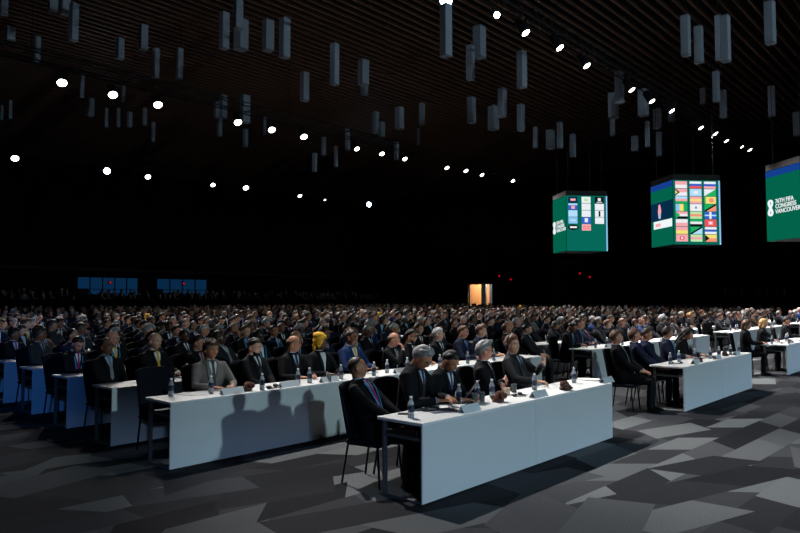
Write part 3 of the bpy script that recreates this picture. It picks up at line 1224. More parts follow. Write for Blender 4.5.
near += [
    (212, F2, 'hands_on_desk', -8, 'tan', 'curly', 'dark brown', 'grey', 'white', 'dark', dict(lanyard=False), 'curly-haired person in light grey suit at second-row desk'),
    (255, F2, 'slouching', 6, 'fair', 'short', 'black', 'black', 'white', 'dark', dict(beard=True), 'bearded person in black suit right of the grey suit'),
    (294, F2, 'looking_left', 0, 'tan', 'fringe', 'dark brown', 'black', 'pale blue', 'dark', {}, 'bald-crowned person in black suit left of the yellow head wrap'),
    (321, F2, 'looking_left', 0, 'dark', 'wrap', 'yellow', 'black', 'white', None, {}, 'person wearing a yellow head wrap at second-row desk'),
    (352, F2, 'hands_on_desk', 4, 'brown', 'crop', 'black', 'blue', 'white', 'yellow', dict(scale=1.04), 'person in bright blue suit with yellow tie'),
    (394, F2, 'chin_on_hand', 16, 'pink', 'fringe', 'brown', 'black', 'white', 'grey', dict(scale=.98), 'bald-crowned person resting chin on hand behind the nearest desk'),
    (411, F2 + .05, 'hands_on_desk', 10, 'tan', 'short', 'black', 'black', 'white', 'dark', dict(glasses=True, beard=True), 'bearded dark-haired person with glasses right of the chin-resting person'),
    (438, F2, 'arms_folded', 4, 'fair', 'short', 'white', 'black', 'white', 'dark', {}, 'white-haired person in black suit at second-row desk'),
    (463, F2, 'hands_on_desk', 10, 'pink', 'short', 'brown', 'navy', 'pale blue', 'blue', dict(scale=1.02), 'brown-haired person with blue tie right of the white-haired person'),
    (481, F2, 'hands_on_desk', 14, 'fair', 'side', 'brown', 'navy', 'white', 'dark', dict(scale=1.02), 'fair person with thick brown hair in navy at second-row desk'),
    (507, F2, 'leaning_back', 16, 'tan', 'fringe', 'dark brown', 'black', 'white', 'dark', dict(scale=1.04), 'bald-crowned person behind the headset wearer at second-row desk'),
    (527, F2 + .02, 'slouching', 16, 'fair', 'short', 'black', 'charcoal', 'white', 'dark', {}, 'black-haired slouching person, rightmost of the left second-row desk'),
]
taken = []
for px, Y, pose, turn, skin, hs_, hc, suit, shirt, tie, opt, lab in near:
    x = hx(px, Y)
    # the head is in front of the hips by the lean; shift so that the head lands on the column
    Hh = BODY[pose]['H'].translation
    a = R(turn)
    hxoff = Hh.x * math.cos(a) - Hh.y * math.sin(a)
    hyoff = Hh.x * math.sin(a) + Hh.y * math.cos(a)
    x = hx(px, Y + hyoff) - hxoff - (.09 if pose == 'sleepy_tilt' else 0)
    person_near(pose, (x, Y, 0), a, skin, hs_, hc, suit, shirt, tie, lab, opt.get('scale', 1.), opt.get('glasses', False), opt.get('lanyard', False), opt.get('headset', False), beard=opt.get('beard', False), group=
                'people seated along the front desks')
    taken.append((x, Y, lab, a))

# ---- seats of the other rows
seats = []
for r in range(2, NROW + 1):
    for b in range(NBLK):
        if r == 2 and b == 0:
            continue
        n = 0
        rng = random.Random(r * 100 + b)
        for i in range(12):
            x = BLK0 + rowX(r) + BLKP * b + .36 + .664 * i + rng.uniform(-.06, .06)
            y = rowY(r) + HIP + rng.uniform(-.02, .05)
            occ = rng.random() < .93
            seats.append([x, y, r, b, i, occ])
sv = []
for s in seats:
    q = proj((s[0], s[1], 1.2))
    if q and -14 < q[0] < 812:
        sv.append((q[2], s))
sv.sort(key=lambda t: t[0])
SV = [s for _, s in sv]
occ = [s for s in SV if s[5]]
NIND = 300 - len(near)
rng = random.Random(21)
order = {}
last = {}
seat_label = []


def where(s):
    return '%s row of %s, %s seat from left' % (ORD[s[2]], BNAME[s[3]], ORD[s[4] + 1])


VIVID = 0
for s in occ[:NIND]:
    x, y, r, b, i, _ = s
    ci = rng.choices(range(len(COMBOS)), [3, 2, 3, 2, 1.5, 3, 1.5, 2, 1.5, 1.5, 1.2, .8, 1.6, .8, 2, 3, 1.2, .8, 1.5, 1, .35])[0]
    pose, hs_, tie = COMBOS[ci]
    skin, hc, suit, shirt, tc = rnd_look(rng, ci)
    turn = rng.gauss(12, 8)
    hd = HDESC[hs_].format('white' if hc == 'white cloth' else hc)
    sc = rng.uniform(.97, 1.05)
    if r <= 4 and Vector((x, y)).length < 17:
        o = person_near(pose, (x, y, 0), R(turn), skin, hs_, hc, suit, shirt, tc if tie else None, '', sc, rng.random() < .25, rng.random() < .25)
    else:
        o = link('person', mid_mesh(ci), (), None, (x, y, 0), R(turn))
        o.scale = (sc,) * 3
        slot(o, SKIN[skin], HAIR[hc], SUIT[suit], SHIRT[shirt], TIE[tc])
    lb = '%s, %s' % (hd, where(s))
    if len(lb.replace(',', '').split()) <= 13:
        lb = '%s, %s suit, %s' % (hd, suit, where(s))
    tag(o, lb, 'person', 'seated audience in the desk rows')

# ---- everyone further back, one object
low = []
for ci in range(len(COMBOS)):
    ps = combo(*COMBOS[ci], 2)
    low.append(ps)
crowd = []
SK, HR, SU, SH = list(SKIN.values()), list(HAIR.values()), list(SUIT.values()), list(SHIRT.values())
CM = SK + HR + SU + SH + list(TIE.values())
ix = {id(m): i for i, m in enumerate(CM)}


def add_low(x, y, z, a, sc):
    ci = rng.choices(range(len(COMBOS)), [3, 2, 3, 2, 1.5, 3, 1.5, 2, 1.5, 1.5, 1.2, .8, 1.6, .8, 2, 3, 1.2, .8, 1.5, 1, .5])[0]
    skin, hc, suit, shirt, tc = rnd_look(rng, ci)
    mm = {0: ix[id(SKIN[skin])], 1: ix[id(HAIR[hc])], 2: ix[id(SUIT[suit])], 3: ix[id(SHIRT[shirt])], 4: ix[id(TIE[tc])]}
    M = Matrix.Translation((x, y, z)) @ Matrix.Rotation(a, 4, 'Z') @ Matrix.Scale(sc, 4)
    for v, t, m in low[ci]:
        crowd.append((xf(v, M), t, mm[m]))


for s in occ[NIND:]:
    add_low(s[0], s[1], 0, R(rng.gauss(12, 10)), rng.uniform(.95, 1.06))
# tier at the very back and upper gallery at the right wall
TIERY, TIERZ = 53.5, 1.05
for r in range(2):
    for k in range(120):
        x = 5 + k * .45 + rng.uniform(-.1, .1)
        if rng.random() < .55:
            add_low(x, TIERY + .9 + 1.5 * r, TIERZ + .2 * r, R(rng.gauss(10, 12)), rng.uniform(.95, 1.08))
SIDEX, SIDEZ = 56.6, 1.35
ys_ = [at_x(px_, 298, SIDEX).y for px_ in (830, 684)]
yy_ = ys_[0]
while yy_ < ys_[1]:
    if rng.random() < .7:
        add_low(SIDEX + .5, yy_, SIDEZ, R(-80 + rng.gauss(0, 12)), rng.uniform(.95, 1.08))
    yy_ += .6
cm = tri_mesh('people', crowd)
for m in CM:
    cm.materials.append(m)
co = link('audience', cm)
tag(co, 'distant seated audience filling the back rows and rear tier', 'people', None, 'stuff')

# ---- chairs
ch = [(x, y, lab, a) for x, y, lab, a in taken]
first = True


def chair(x, y, a, label, nearby):
    global first
    p = (x - math.sin(a) * .04, y + .04, 0)
    if nearby:
        if first:
            o = chair_proto
            o.location = p
            o.rotation_euler = (0, 0, a)
            first = False
        else:
            o = clone(chair_proto, p, a)
    else:
        o = link('conference_chair', CHAIR_ONE, (), None, p, a)
    tag(o, label, 'chair', 'black conference chairs at the desks')


for i, (x, y, lab, a) in enumerate(taken):
    chair(x, y, a * .6, 'black chair under the ' + ' '.join(lab.replace(',', '').split()[:11]), True)
chair(4.28, ROW2 + HIP + .08, R(-8), 'empty navy-black chair at the left end of the second-row desk', True)
nch = len(taken) + 1
cs = SV[:300 - nch]
for s in cs:
    chair(s[0], s[1], R(6), 'black chair, %s' % where(s), s[2] <= 3)
batch('conference_chair', CHAIR_ONE, [(s[0], s[1] + .04, 0, R(6)) for s in SV[300 - nch:]] +
      [(5.2 + k * .9, TIERY + .95 + 1.5 * r, TIERZ + .2 * r, 0) for r in range(2) for k in range(58)], (M_FAB, M_LEG), 'distant rows of black chairs at the back of the hall', 'chairs')

# ------------------------------------------------------------------ things on the desks
ZT = TH
nb = 0
bottle_used = False


def bottle(x, y, label, full):
    global nb, bottle_used
    nb += 1
    if full:
        if not bottle_used:
            o = bottle_proto
            o.location = (x, y, ZT)
            bottle_used = True
        else:
            o = clone(bottle_proto, (x, y, ZT), random.random() * 6)
    else:
        o = link('water_bottle', BOTTLE_ONE, (), None, (x, y, ZT), 0)
    tag(o, label, 'bottle', 'water bottles on the desks')
    return o


def onto(px, py, row):
    p = at_z(px, py, ZT)
    y0 = 4.0 if row == 1 else ROW2
    p.y = min(max(p.y, y0 + .06), y0 + TD - .05)
    q = at_y(px, py, p.y)
    p.x = q.x
    return p


for px, py, lb in ((411, 418, 'water bottle at the left end of the nearest desk'), (459, 403, 'water bottle beside the headphones on nearest desk'),
                   (477.5, 399, 'water bottle right of the grey folder on nearest desk'), (492, 397, 'water bottle behind the dried flowers on nearest desk'),
                   (534.5, 390, 'water bottle behind the middle name card on nearest desk'), (574, 383, 'water bottle near the right end of the nearest desk')):
    p = onto(px, py, 1)
    bottle(p.x, p.y, lb, True)
for px, py, lb in ((171, 396, 'water bottle at the left end of the second-row desk'), (211, 393, 'water bottle before the person in light grey suit'), (262, 390, 'water bottle before the pale person in black suit'),
                   (298, 384, 'left of two water bottles before the bald-crowned person'), (309.5, 383, 'right of two water bottles left of the yellow head wrap'),
                   (341, 379, 'water bottle left of the person in bright blue suit'), (374, 376, 'water bottle right of the person in bright blue suit'), (387, 373, 'water bottle before the person resting chin on hand')):
    p = onto(px, py, 2)
    bottle(p.x, p.y, lb, True)
for k, (px, py) in enumerate(((445, 408), (532, 396), (592, 381))):
    p = onto(px, py, 1)
    put('name_card', CARD, (p.x, 4.075, ZT), 0, 'folded white name card, %s on the nearest desk' % ('leftmost', 'middle', 'rightmost')[k], 'name card', 'name cards')
for k, (px, py) in enumerate(((228, 393), (290, 387), (330, 383), (402, 374))):
    p = onto(px, py, 2)
    put('name_card', CARD, (p.x, ROW2 + .075, ZT), 0, 'folded white name card, %s from left on the second-row desk' % ORD[k + 1], 'name card', 'name cards')
for px, py, r, rz, sc, lb in ((430, 410, 1, .3, 1.2, 'black headphones beside leftmost bottle on nearest desk'), (465, 405, 1, 1.2, 1.2, 'black headphones right of leftmost name card on nearest desk'),
                              (519, 396, 1, .2, 1., 'black headphones left of middle name card on nearest desk'), (274, 388, 2, .5, 1.2, 'black headphones right of bottle on second-row desk')):
    p = onto(px, py, r)
    put('headphones', HSET, (p.x, p.y, ZT), rz, lb, 'headphones', 'headphones on desks', None, sc)
for px, py, r, rz, lb in ((436, 401, 1, .5, 'white papers under the glasses wearer\'s hands on nearest desk'), (547, 386, 1, -.6, 'white papers behind the middle name card on nearest desk'),
                          (581, 378, 1, .3, 'white paper at the right end of the nearest desk'), (508, 389, 1, .2, 'white paper before the headset wearer'), (189, 394, 2, .4, 'white paper at the left end of second-row desk'),
                          (330, 380, 2, .1, 'white paper before the yellow head wrap wearer')):
    p = onto(px, py, r)
    y0 = 4.0 if r == 1 else ROW2
    put('paper_stack', PAPER, (p.x, min(max(p.y, y0 + .2), y0 + .42), ZT), rz, lb, 'papers', 'papers on the desks')
for px, py, lb in ((474, 403, 'left of two drinking glasses on nearest desk'), (482, 402, 'right of two drinking glasses on nearest desk'), (514, 393, 'drinking glass right of the cup on nearest desk')):
    p = onto(px, py, 1)
    put('drinking_glass', GLASSM, (p.x, p.y, ZT), 0, lb, 'glass', 'drinking glasses')
p = onto(329, 382, 2)
put('drinking_glass', GLASSM, (p.x, p.y, ZT), 0, 'drinking glass on second-row desk before the yellow head wrap', 'glass', 'drinking glasses')
p = onto(507, 395, 1)
put('coffee_cup', CUPM, (p.x, p.y, ZT), 2.4, 'beige coffee cup right of the dried flowers on nearest desk', 'cup')
for px, py, r, sc, lb in ((498, 402, 1, 1.25, 'brown dried flower arrangement in the middle of nearest desk'), (565, 390, 1, 1.25, 'brown dried flower arrangement near right end of nearest desk'),
                          (247, 391, 2, 1.2, 'reddish dried flower arrangement on the second-row desk')):
    p = onto(px, py, r)
    put('flower_arrangement', DECO, (p.x, p.y, ZT), px, lb, 'centrepiece', 'dried flower arrangements', None, sc)
pr = at_y(471, 389, 4.42)
put('folder', FOLD, (pr.x, 4.44, ZT + .10), 0, 'grey folder held up before the black-haired reader', 'folder', None, (R(-52), R(-8), R(20)))
p = onto(430, 402, 1)
put('mobile_phone', PHONE, (5.02, 4.45, ZT), .6, 'black mobile phone behind the leftmost bottle on nearest desk', 'phone')
put('folder', FOLD, (5.42, 4.3, ZT), 1.2, 'flat grey folder beside the papers on nearest desk', 'folder')

# other desks: bottle and, nearer by, cards and papers
rr = random.Random(5)
frontx = []
for x0, nm in ((11.5, 'middle'), (18.6, 'right')):
    for k in range(7):
        x = x0 + .3 + k * .56
        if x0 > 18 and k > 3:
            continue
        bottle(x + rr.uniform(-.08, .08), 4.0 + rr.uniform(.12, .42), 'water bottle, %s from left on the %s front-row desks' % (ORD[k + 1], nm), True)
        if k < 6:
            t = k % 3
            pos = (x + .25, 4.0 + rr.uniform(.1, .35), ZT)
            if t == 0:
                put('headphones', HSET, pos, rr.random() * 6, 'black headphones, %s pair on the %s front-row desks' % (ORD[k // 3 + 1], nm), 'headphones', 'headphones on desks')
            elif t == 1:
                put('flower_arrangement', DECO, pos, rr.random() * 6, 'dried flower arrangement, %s on the %s front-row desks' % (('left', 'right')[k // 3], nm), 'centrepiece', 'dried flower arrangements')
            else:
                put('paper_stack', PAPER, (pos[0], 4.3, ZT), rr.random(), 'white papers, %s pile on the %s front-row desks' % (('left', 'right')[k // 3], nm), 'papers', 'papers on the desks')
    for k in range(3 if x0 < 18 else 2):
        put('name_card', CARD, (x0 + .8 + 1.2 * k, 4.075, ZT), 0, 'folded white name card, %s on the %s front-row desks' % (('left', 'middle', 'right')[k], nm), 'name card', 'name cards')
for k in range(5):
    bottle(8.15 + k * .78 - .1, ROW2 + rr.uniform(.15, .35), 'water bottle on second row of left block, %s right of the chin rester' % ORD[k + 1], True)
rest = []
for s in SV:
    if s[2] == 2 and s[3] == 0:
        continue
    x, y = s[0] + rr.uniform(.18, .34), rowY(s[2]) + rr.uniform(.1, .36)
    xe = BLK0 + rowX(s[2]) + BLKP * s[3] + 7.95
    if x > xe or rr.random() < .12:
        continue
    if nb < 300:
        bottle(x, y, 'water bottle beside %s' % where(s), s[2] <= 3)
        if s[2] <= 6 and rr.random() < .30:
            if s[2] <= 4 and rr.random() < .5:
                put('paper_stack', PAPER, (s[0], rowY(s[2]) + .26, ZT), rr.uniform(-.3, .3), 'white papers before %s' % where(s), 'papers', 'papers on the desks')
            else:
                put('name_card', CARD, (s[0], rowY(s[2]) + .075, ZT), 0, 'name card before %s' % where(s), 'name card', 'name cards')
    else:
        rest.append((x, y, ZT, 0))
batch('water_bottle', BOTTLE_ONE, rest, (M_PET, M_CAP, M_LAB), 'distant water bottles on the back rows of desks', 'bottles')

# ------------------------------------------------------------------ the hall
HX, HY, CEIL = 60.0, 62.0, 14.0
M_WALL = mat('wall_dark', (26, 20, 20), .9, noise=.2, scale=.6, spec=.1)
M_BLACK = mat('drape_black', (10, 10, 12), .95, noise=.3, scale=3, spec=.05)
g = G()
g.box((-30, -30, -.05), (HX, HY, 0))
struct('floor', g, carpet())
M_CEI = mat('ceiling_black', (14, 12, 12), .9, spec=.1)
M_SLT = mat('wood_slat', (92, 64, 50), .6, noise=.3, scale=2)
g = G()
g.box((-30, -30, CEIL + .35), (HX, HY, CEIL + .5), 0)
y = -6.
while y < HY:
    g.box((-2, y, CEIL), (HX, y + .07, CEIL + .16), 1)
    y += .46
struct('ceiling', g, [M_CEI, M_SLT])
# right wall with the doorway
dA, dB = at_x(468.5, 290, HX), at_x(492, 290, HX)
y1, y0 = dA.y, dB.y
DH = at_x(476, 284.5, HX).z
g = G()
g.box((HX, -30, 0), (HX + .3, y0, CEIL + .5))
g.box((HX, y1, 0), (HX + .3, HY + .3, CEIL + .5))
g.box((HX, y0, DH), (HX + .3, y1, CEIL + .5))
struct('wall_right', g, M_WALL)
g = G()   # lit corridor behind the doorway
M_COR = mat('corridor_wood', (206, 150, 96), .7, noise=.15, scale=1)
M_CORW = mat('corridor_white', (226, 224, 216), .7)
g.box((HX + .3, y1, 0), (HX + 5, y1 + .2, 5), 0)
g.box((HX + 5, y0 - 2, 0), (HX + 5.2, y1 + .2, 5), 1)
g.box((HX + .3, y0 - 2, 5), (HX + 5.2, y1 + .2, 5.2), 0)
g.box((HX + .3, y0 - 2.2, 0), (HX + 5.2, y0 - 2, 5), 1)
struct('wall_corridor', g, [M_COR, M_CORW])
# white jamb post and a half-open leaf standing in the doorway
yj0, yj1 = at_x(484, 290, HX).y, at_x(479.5, 290, HX).y
g = G()
g.box((HX + .3, yj0, 0), (HX + .5, yj1, DH))
struct('trim_5', g, mat('jamb_white', (236, 236, 236), .6))
g = G()
M_DOOR = mat('door_leaf_grey', (120, 140, 168), .5)
g.box((HX + 1.6, y0 - 1.2, .02), (HX + 1.66, yj0 + .4, 4.6))
o = struct('door_1', g, M_DOOR)
g = G()
g.tube([(HX + 1.5, yj0 - .35, 1.0), (HX + 1.5, yj0 - .35, 1.5)], .02, 8)
g.tube([(HX + 1.5, yj0 - .35, 1.05), (HX + 1.6, yj0 - .35, 1.05)], .015, 8)
link('handle', g.mesh('handle', True), M_STL, o)
g = G()
fy0 = y0
g.box((HX - .04, y1, 0), (HX + .06, y1 + .14, DH + .14))
g.box((HX - .04, y0, DH), (HX + .06, y1 + .14, DH + .14))
struct('trim_1', g, mat('door_trim', (200, 190, 178), .6))
# wooden panelled wall section beside the door
pa, pb = at_x(495, 290, HX - .1), at_x(533, 290, HX - .1)
g = G()
ya, yb = pb.y, pa.y
n = 7
for k in range(n):
    a = ya + (yb - ya) * k / n
    g.box((HX - .1, a + .04, 0), (HX, a + (yb - ya) / n - .04, DH + .5))
struct('trim_2', g, mat('panel_brown', (92, 60, 46), .7, noise=.2, scale=1))
# ledge on both walls
g = G()
zl = at_x(640, 262, HX - .3).z
g.box((HX - .3, -30, zl), (HX, HY, zl + .25))
struct('trim_3', g, mat('ledge_grey', (44, 42, 46), .8))
g = G()
zb = at_y(60, 269.5, HY - .3).z
g.box((-30, HY - .3, zb), (HX, HY, zb + .25))
struct('trim_4', g, MATS['ledge_grey'])
# back wall with two windows
wn = []
for a, b in ((78, 139), (157.5, 208)):
    pa, pb = at_y(a, 277.5, HY), at_y(b, 277.5, HY)
    wn.append((pa.x, pb.x))
WZ1 = at_y(100, 277.5, HY).z
WZ0 = at_y(100, 296, HY).z
g = G()
xs = [-30, wn[0][0], wn[0][1], wn[1][0], wn[1][1], HX]
for k in (0, 2, 4):
    g.box((xs[k], HY, 0), (xs[k + 1], HY + .3, CEIL + .5))
for a, b in wn:
    g.box((a, HY, 0), (b, HY + .3, WZ0))
    g.box((a, HY, WZ1), (b, HY + .3, CEIL + .5))
struct('wall_back', g, M_WALL)
for k, (a, b) in enumerate(wn):
    g = G()
    g.box((a, HY + .2, WZ0), (b, HY + .22, WZ1), 0)
    nn = 5 if k == 0 else 4
    o = struct('window_%d' % (k + 1), g, mat('window_glass', (180, 200, 220), .05, trans=.95, noise=.01))
    g = G()
    for j in range(nn + 1):
        x = a + (b - a) * j / nn
        g.box((x - .04, HY + .1, WZ0), (x + .04, HY + .2, WZ1))
    g.box((a, HY + .1, WZ0 + .6), (b, HY + .2, WZ0 + .66))
    link('window_frame', g.mesh('window_frame'), mat('frame_dark', (22, 26, 32), .6), o)
g = G()       # night sky seen through the windows
g.box((-30, HY + 14, -4), (HX, HY + 14.2, 12))
struct('wall_outside', g, emis('evening_sky', (16, 56, 86), 1.))
g = G()       # far skyline outside
rs = random.Random(9)
x = -20
while x < 40:
    w = rs.uniform(1, 3)
    g.box((x, HY + 10, -3), (x + w, HY + 11.5, WZ0 + rs.uniform(-.2, .9)))
    x += w
sk = link('skyline', g.mesh('skyline'), mat('skyline_dark', (14, 20, 30), .9))
tag(sk, 'dark low skyline seen through the blue back windows', 'skyline', None, 'stuff')
# rear tier platform with black fascia and rail
g = G()
g.box((-5, TIERY, 0), (HX, HY, TIERZ))
g.box((-5, TIERY + 1.6, TIERZ), (HX, HY, TIERZ + .2))
g.box((-5, TIERY - .06, 0), (HX, TIERY, TIERZ + .72))
struct('floor_rear_tier', g, M_BLACK)
g = G()
g.box((SIDEX, ys_[0] - 1, 0), (HX, ys_[1] + 1, SIDEZ))
g.box((SIDEX - .06, ys_[0] - 1, 0), (SIDEX, ys_[1] + 1, SIDEZ + .5))
struct('floor_side_tier', g, M_BLACK)
# exit signs: small red lights
M_RED = emis('red_light', (230, 16, 40), .6)
for k, (px, py, w, where_) in enumerate(((500, 276, HX, 'left of two above the panelled wall'), (511.5, 279.5, HX, 'right of two above the panelled wall'), (580.5, 273.5, HX, 'left of two under the leftmost screen'),
                                 (590.5, 277, HX, 'right of two under the leftmost screen'), (109.5, 282.5, None, 'in front of the left blue window'), (183, 283.5, None, 'in front of the right blue window'))):
    p = at_x(px, py, HX - .35) if w else at_y(px, py, HY - .35)
    g = G()
    g.box((-.12, -.12, -.12), (.12, .12, .12), 0)
    o = link('exit_light', g.mesh('housing'), M_BLK, None, p)
    tag(o, 'small red exit light, ' + where_, 'light', 'red exit lights')
    g = G()
    g.ell((-.13 if w else 0, 0 if w else -.13, 0), (.1, .1, .1), 0)
    link('lens', g.mesh('lens', True), M_RED, o)
    g = G()
    g.tube([(0, 0, .1), (0, 0, .4)], .015, 6)
    g.box((-.01, -.01, .38), (.36 if w else .01, .01 if w else .36, .4))
    link('bracket', g.mesh('bracket'), M_BLK, o)

# ------------------------------------------------------------------ hanging LED cubes
E_GRN = emis('led_green', (2, 98, 74), 1.)
E_GRN2 = emis('led_green_right', (6, 104, 88), 1.)
E_WHT = emis('led_white', (240, 248, 250), 1.)
E_BLU = emis('led_blue_band', (20, 62, 140), 1.)
E_NAV = emis('led_navy', (8, 44, 72), 1.)
E_STRIP = emis('led_edge', (150, 205, 250), 1.)
M_CAB = mat('led_cabinet', (6, 6, 9), .6)
SW, SHT, SR = 2.1, 3.0, 2.3
SA = R(48)
sdir = Vector((math.cos(SA), math.sin(SA), 0))        # away from viewer, along left face
sright = Vector((math.sin(SA), -math.cos(SA), 0))     # along right face
FL = {  # flag recipes: list of (x0,y0,x1,y1,colour) in unit square, y up ; 'tri' entries = polygons
    'W': (236, 240, 244), 'R': (236, 84, 92), 'P': (246, 170, 176), 'B': (56, 96, 200), 'G': (30, 176, 96), 'Y': (246, 226, 120), 'K': (16, 18, 22), 'S': (140, 196, 240), 'O': (244, 150, 120), 'L': (178, 222, 252), 'M': (190, 232, 170)}
EC = {k: emis('flag_' + k, v, 1.) for k, v in FL.items()}
EL = list(EC)
FLAGS = [
    ['hPW;', 'zKYPW', 'hLPG', 'vSYG', 'nGPWK', 'hWP', 'hPY', 'qPRW'],
    ['hWBR', 'sLW', 'hPYP', 'dWK', 'hMOM', 'hGWK', 'xGKL', 'hMPM'],
    ['hWBP', 'tWG', 'rYGO', 'xGKO', 'cBLW', 'qRPW', 'hWBW', 'nKYO']]


def face_quads(g, origin, u, w, h, mats, rects, depth0=.0):
    """rects: (x0, y0, x1, y1, matindex, layer) in metres on the face; or polygon list"""
    nrm = u.cross(Vector((0, 0, 1))).normalized()
    for rc in rects:
        if rc[0] == 'poly':
            pts, mi, ly = rc[1:]
            g.add([origin + u * x + Vector((0, 0, y)) + nrm * (.004 * ly) for x, y in pts], [list(range(len(pts)))], mi)
        else:
            x0, y0, x1, y1, mi, ly = rc
            g.add([origin + u * x + Vector((0, 0, y)) + nrm * (.004 * ly) for x, y in ((x0, y0), (x1, y0), (x1, y1), (x0, y1))], [[0, 1, 2, 3]], mi)


def flag(x, y, w, h, code, idx, out):
    k, c = code[0], [idx[q] for q in code[1:] if q in idx]
    if k == 'h':
        n = len(c)
        for i, m in enumerate(c):
            out.append((x, y + h * (n - 1 - i) / n, x + w, y + h * (n - i) / n, m, 2))
    elif k == 'v':
        n = len(c)
        for i, m in enumerate(c):
            out.append((x + w * i / n, y, x + w * (i + 1) / n, y + h, m, 2))
    elif k in 'zn':
        cc = c[2:] if k == 'z' else c[1:]
        n = len(cc)
        for i, m in enumerate(cc):
            out.append((x, y + h * (n - 1 - i) / n, x + w, y + h * (n - i) / n, m, 2))
        out.append(('poly', [(x, y), (x + w * .38, y + h / 2), (x, y + h)], c[0], 3))
        if k == 'z':
            out.append(('poly', [(x, y + h * .2), (x + w * .2, y + h / 2), (x, y + h * .8)], c[1], 4))
    elif k in 'sd':
        out.append((x, y, x + w, y + h, c[0], 2))
        out.append((x + w * .32, y + h * .3, x + w * .68, y + h * .7, c[1], 3) if k == 's' else (x + w * .44, y + h * .36, x + w * .56, y + h * .64, c[1], 3))
    elif k == 't':
        out.append((x, y, x + w, y + h, c[0], 2))
        out.append(('poly', [(x, y), (x + w, y), (x + w, y + h)], c[1], 3))
    elif k == 'x':
        out.append((x, y, x + w, y + h, c[0], 2))
        out.append(('poly', [(x, y), (x + w, y), (x + w, y + h)], c[2], 3))
        out.append(('poly', [(x, y), (x + w * .14, y), (x + w, y + h * .86), (x + w, y + h), (x + w * .86, y + h), (x, y + h * .14)], c[1], 4))
    elif k == 'q':
        out.append((x, y, x + w, y + h, c[0], 2))
        out.append((x + w * .3, y + h * .25, x + w * .7, y + h * .75, c[1], 3))
        out.append((x + w * .42, y + h * .35, x + w * .58, y + h * .65, c[2], 4))
    elif k == 'c':
        out.append((x, y, x + w, y + h, c[0], 2))
        out.append((x, y + h * .4, x + w, y + h * .6, c[1], 3))
        out.append((x + w * .4, y, x + w * .58, y + h, c[2], 4))
    elif k == 'r':
        out.append((x, y, x + w, y + h, c[0], 2))
        out.append((x, y, x + w * .12, y + h, c[1], 3))
        out.append(('poly', [(x + w * (.6 + .22 * math.cos(a)), y + h * (.5 + .34 * math.sin(a))) for a in [2 * math.pi * j / 12 for j in range(12)]], c[2], 4))


def text_mesh(body, size, name='lettering', ext=.004):
    cu = bpy.data.curves.new('tx', 'FONT')
    cu.body = body
    cu.size = size
    cu.extrude = ext
    cu.offset = size * .012
    cu.space_line = .86
    o = bpy.data.objects.new('tx', cu)
    COL.objects.link(o)
    dg = bpy.context.evaluated_depsgraph_get()
    me = bpy.data.meshes.new_from_object(o.evaluated_get(dg))
    me.name = name
    bpy.data.objects.remove(o)
    return me


SM = [E_GRN, E_GRN2, E_WHT, E_BLU, E_NAV, E_STRIP] + [EC[k] for k in EL]
idx = {k: 6 + i for i, k in enumerate(EL)}


def logo_part(parent, org, u, x, y, size):
    nrm = u.cross(Vector((0, 0, 1))).normalized()
    me = text_mesh('76TH FIFA\nCONGRESS\nVANCOUVER', size)
    me.materials.append(E_WHT)
    o = link('lettering', me, (), parent)
    p = org + u * x + Vector((0, 0, y)) + nrm * .02
    o.matrix_local = Matrix.Translation(p) @ Matrix((u, Vector((0, 0, 1)), nrm)).transposed().to_4x4()
    g = G()      # stylised figure-eight emblem
    pts = []
    for k in range(25):
        a = 2 * math.pi * k / 24
        pts.append(org + u * (x - .30 + .11 * math.sin(2 * a)) + Vector((0, 0, y - size * .62 + .30 * math.cos(a))) + nrm * .02)
    g.tube(pts, .055, 6, ends=False)
    link('emblem', g.mesh('emblem', True), E_WHT, parent)


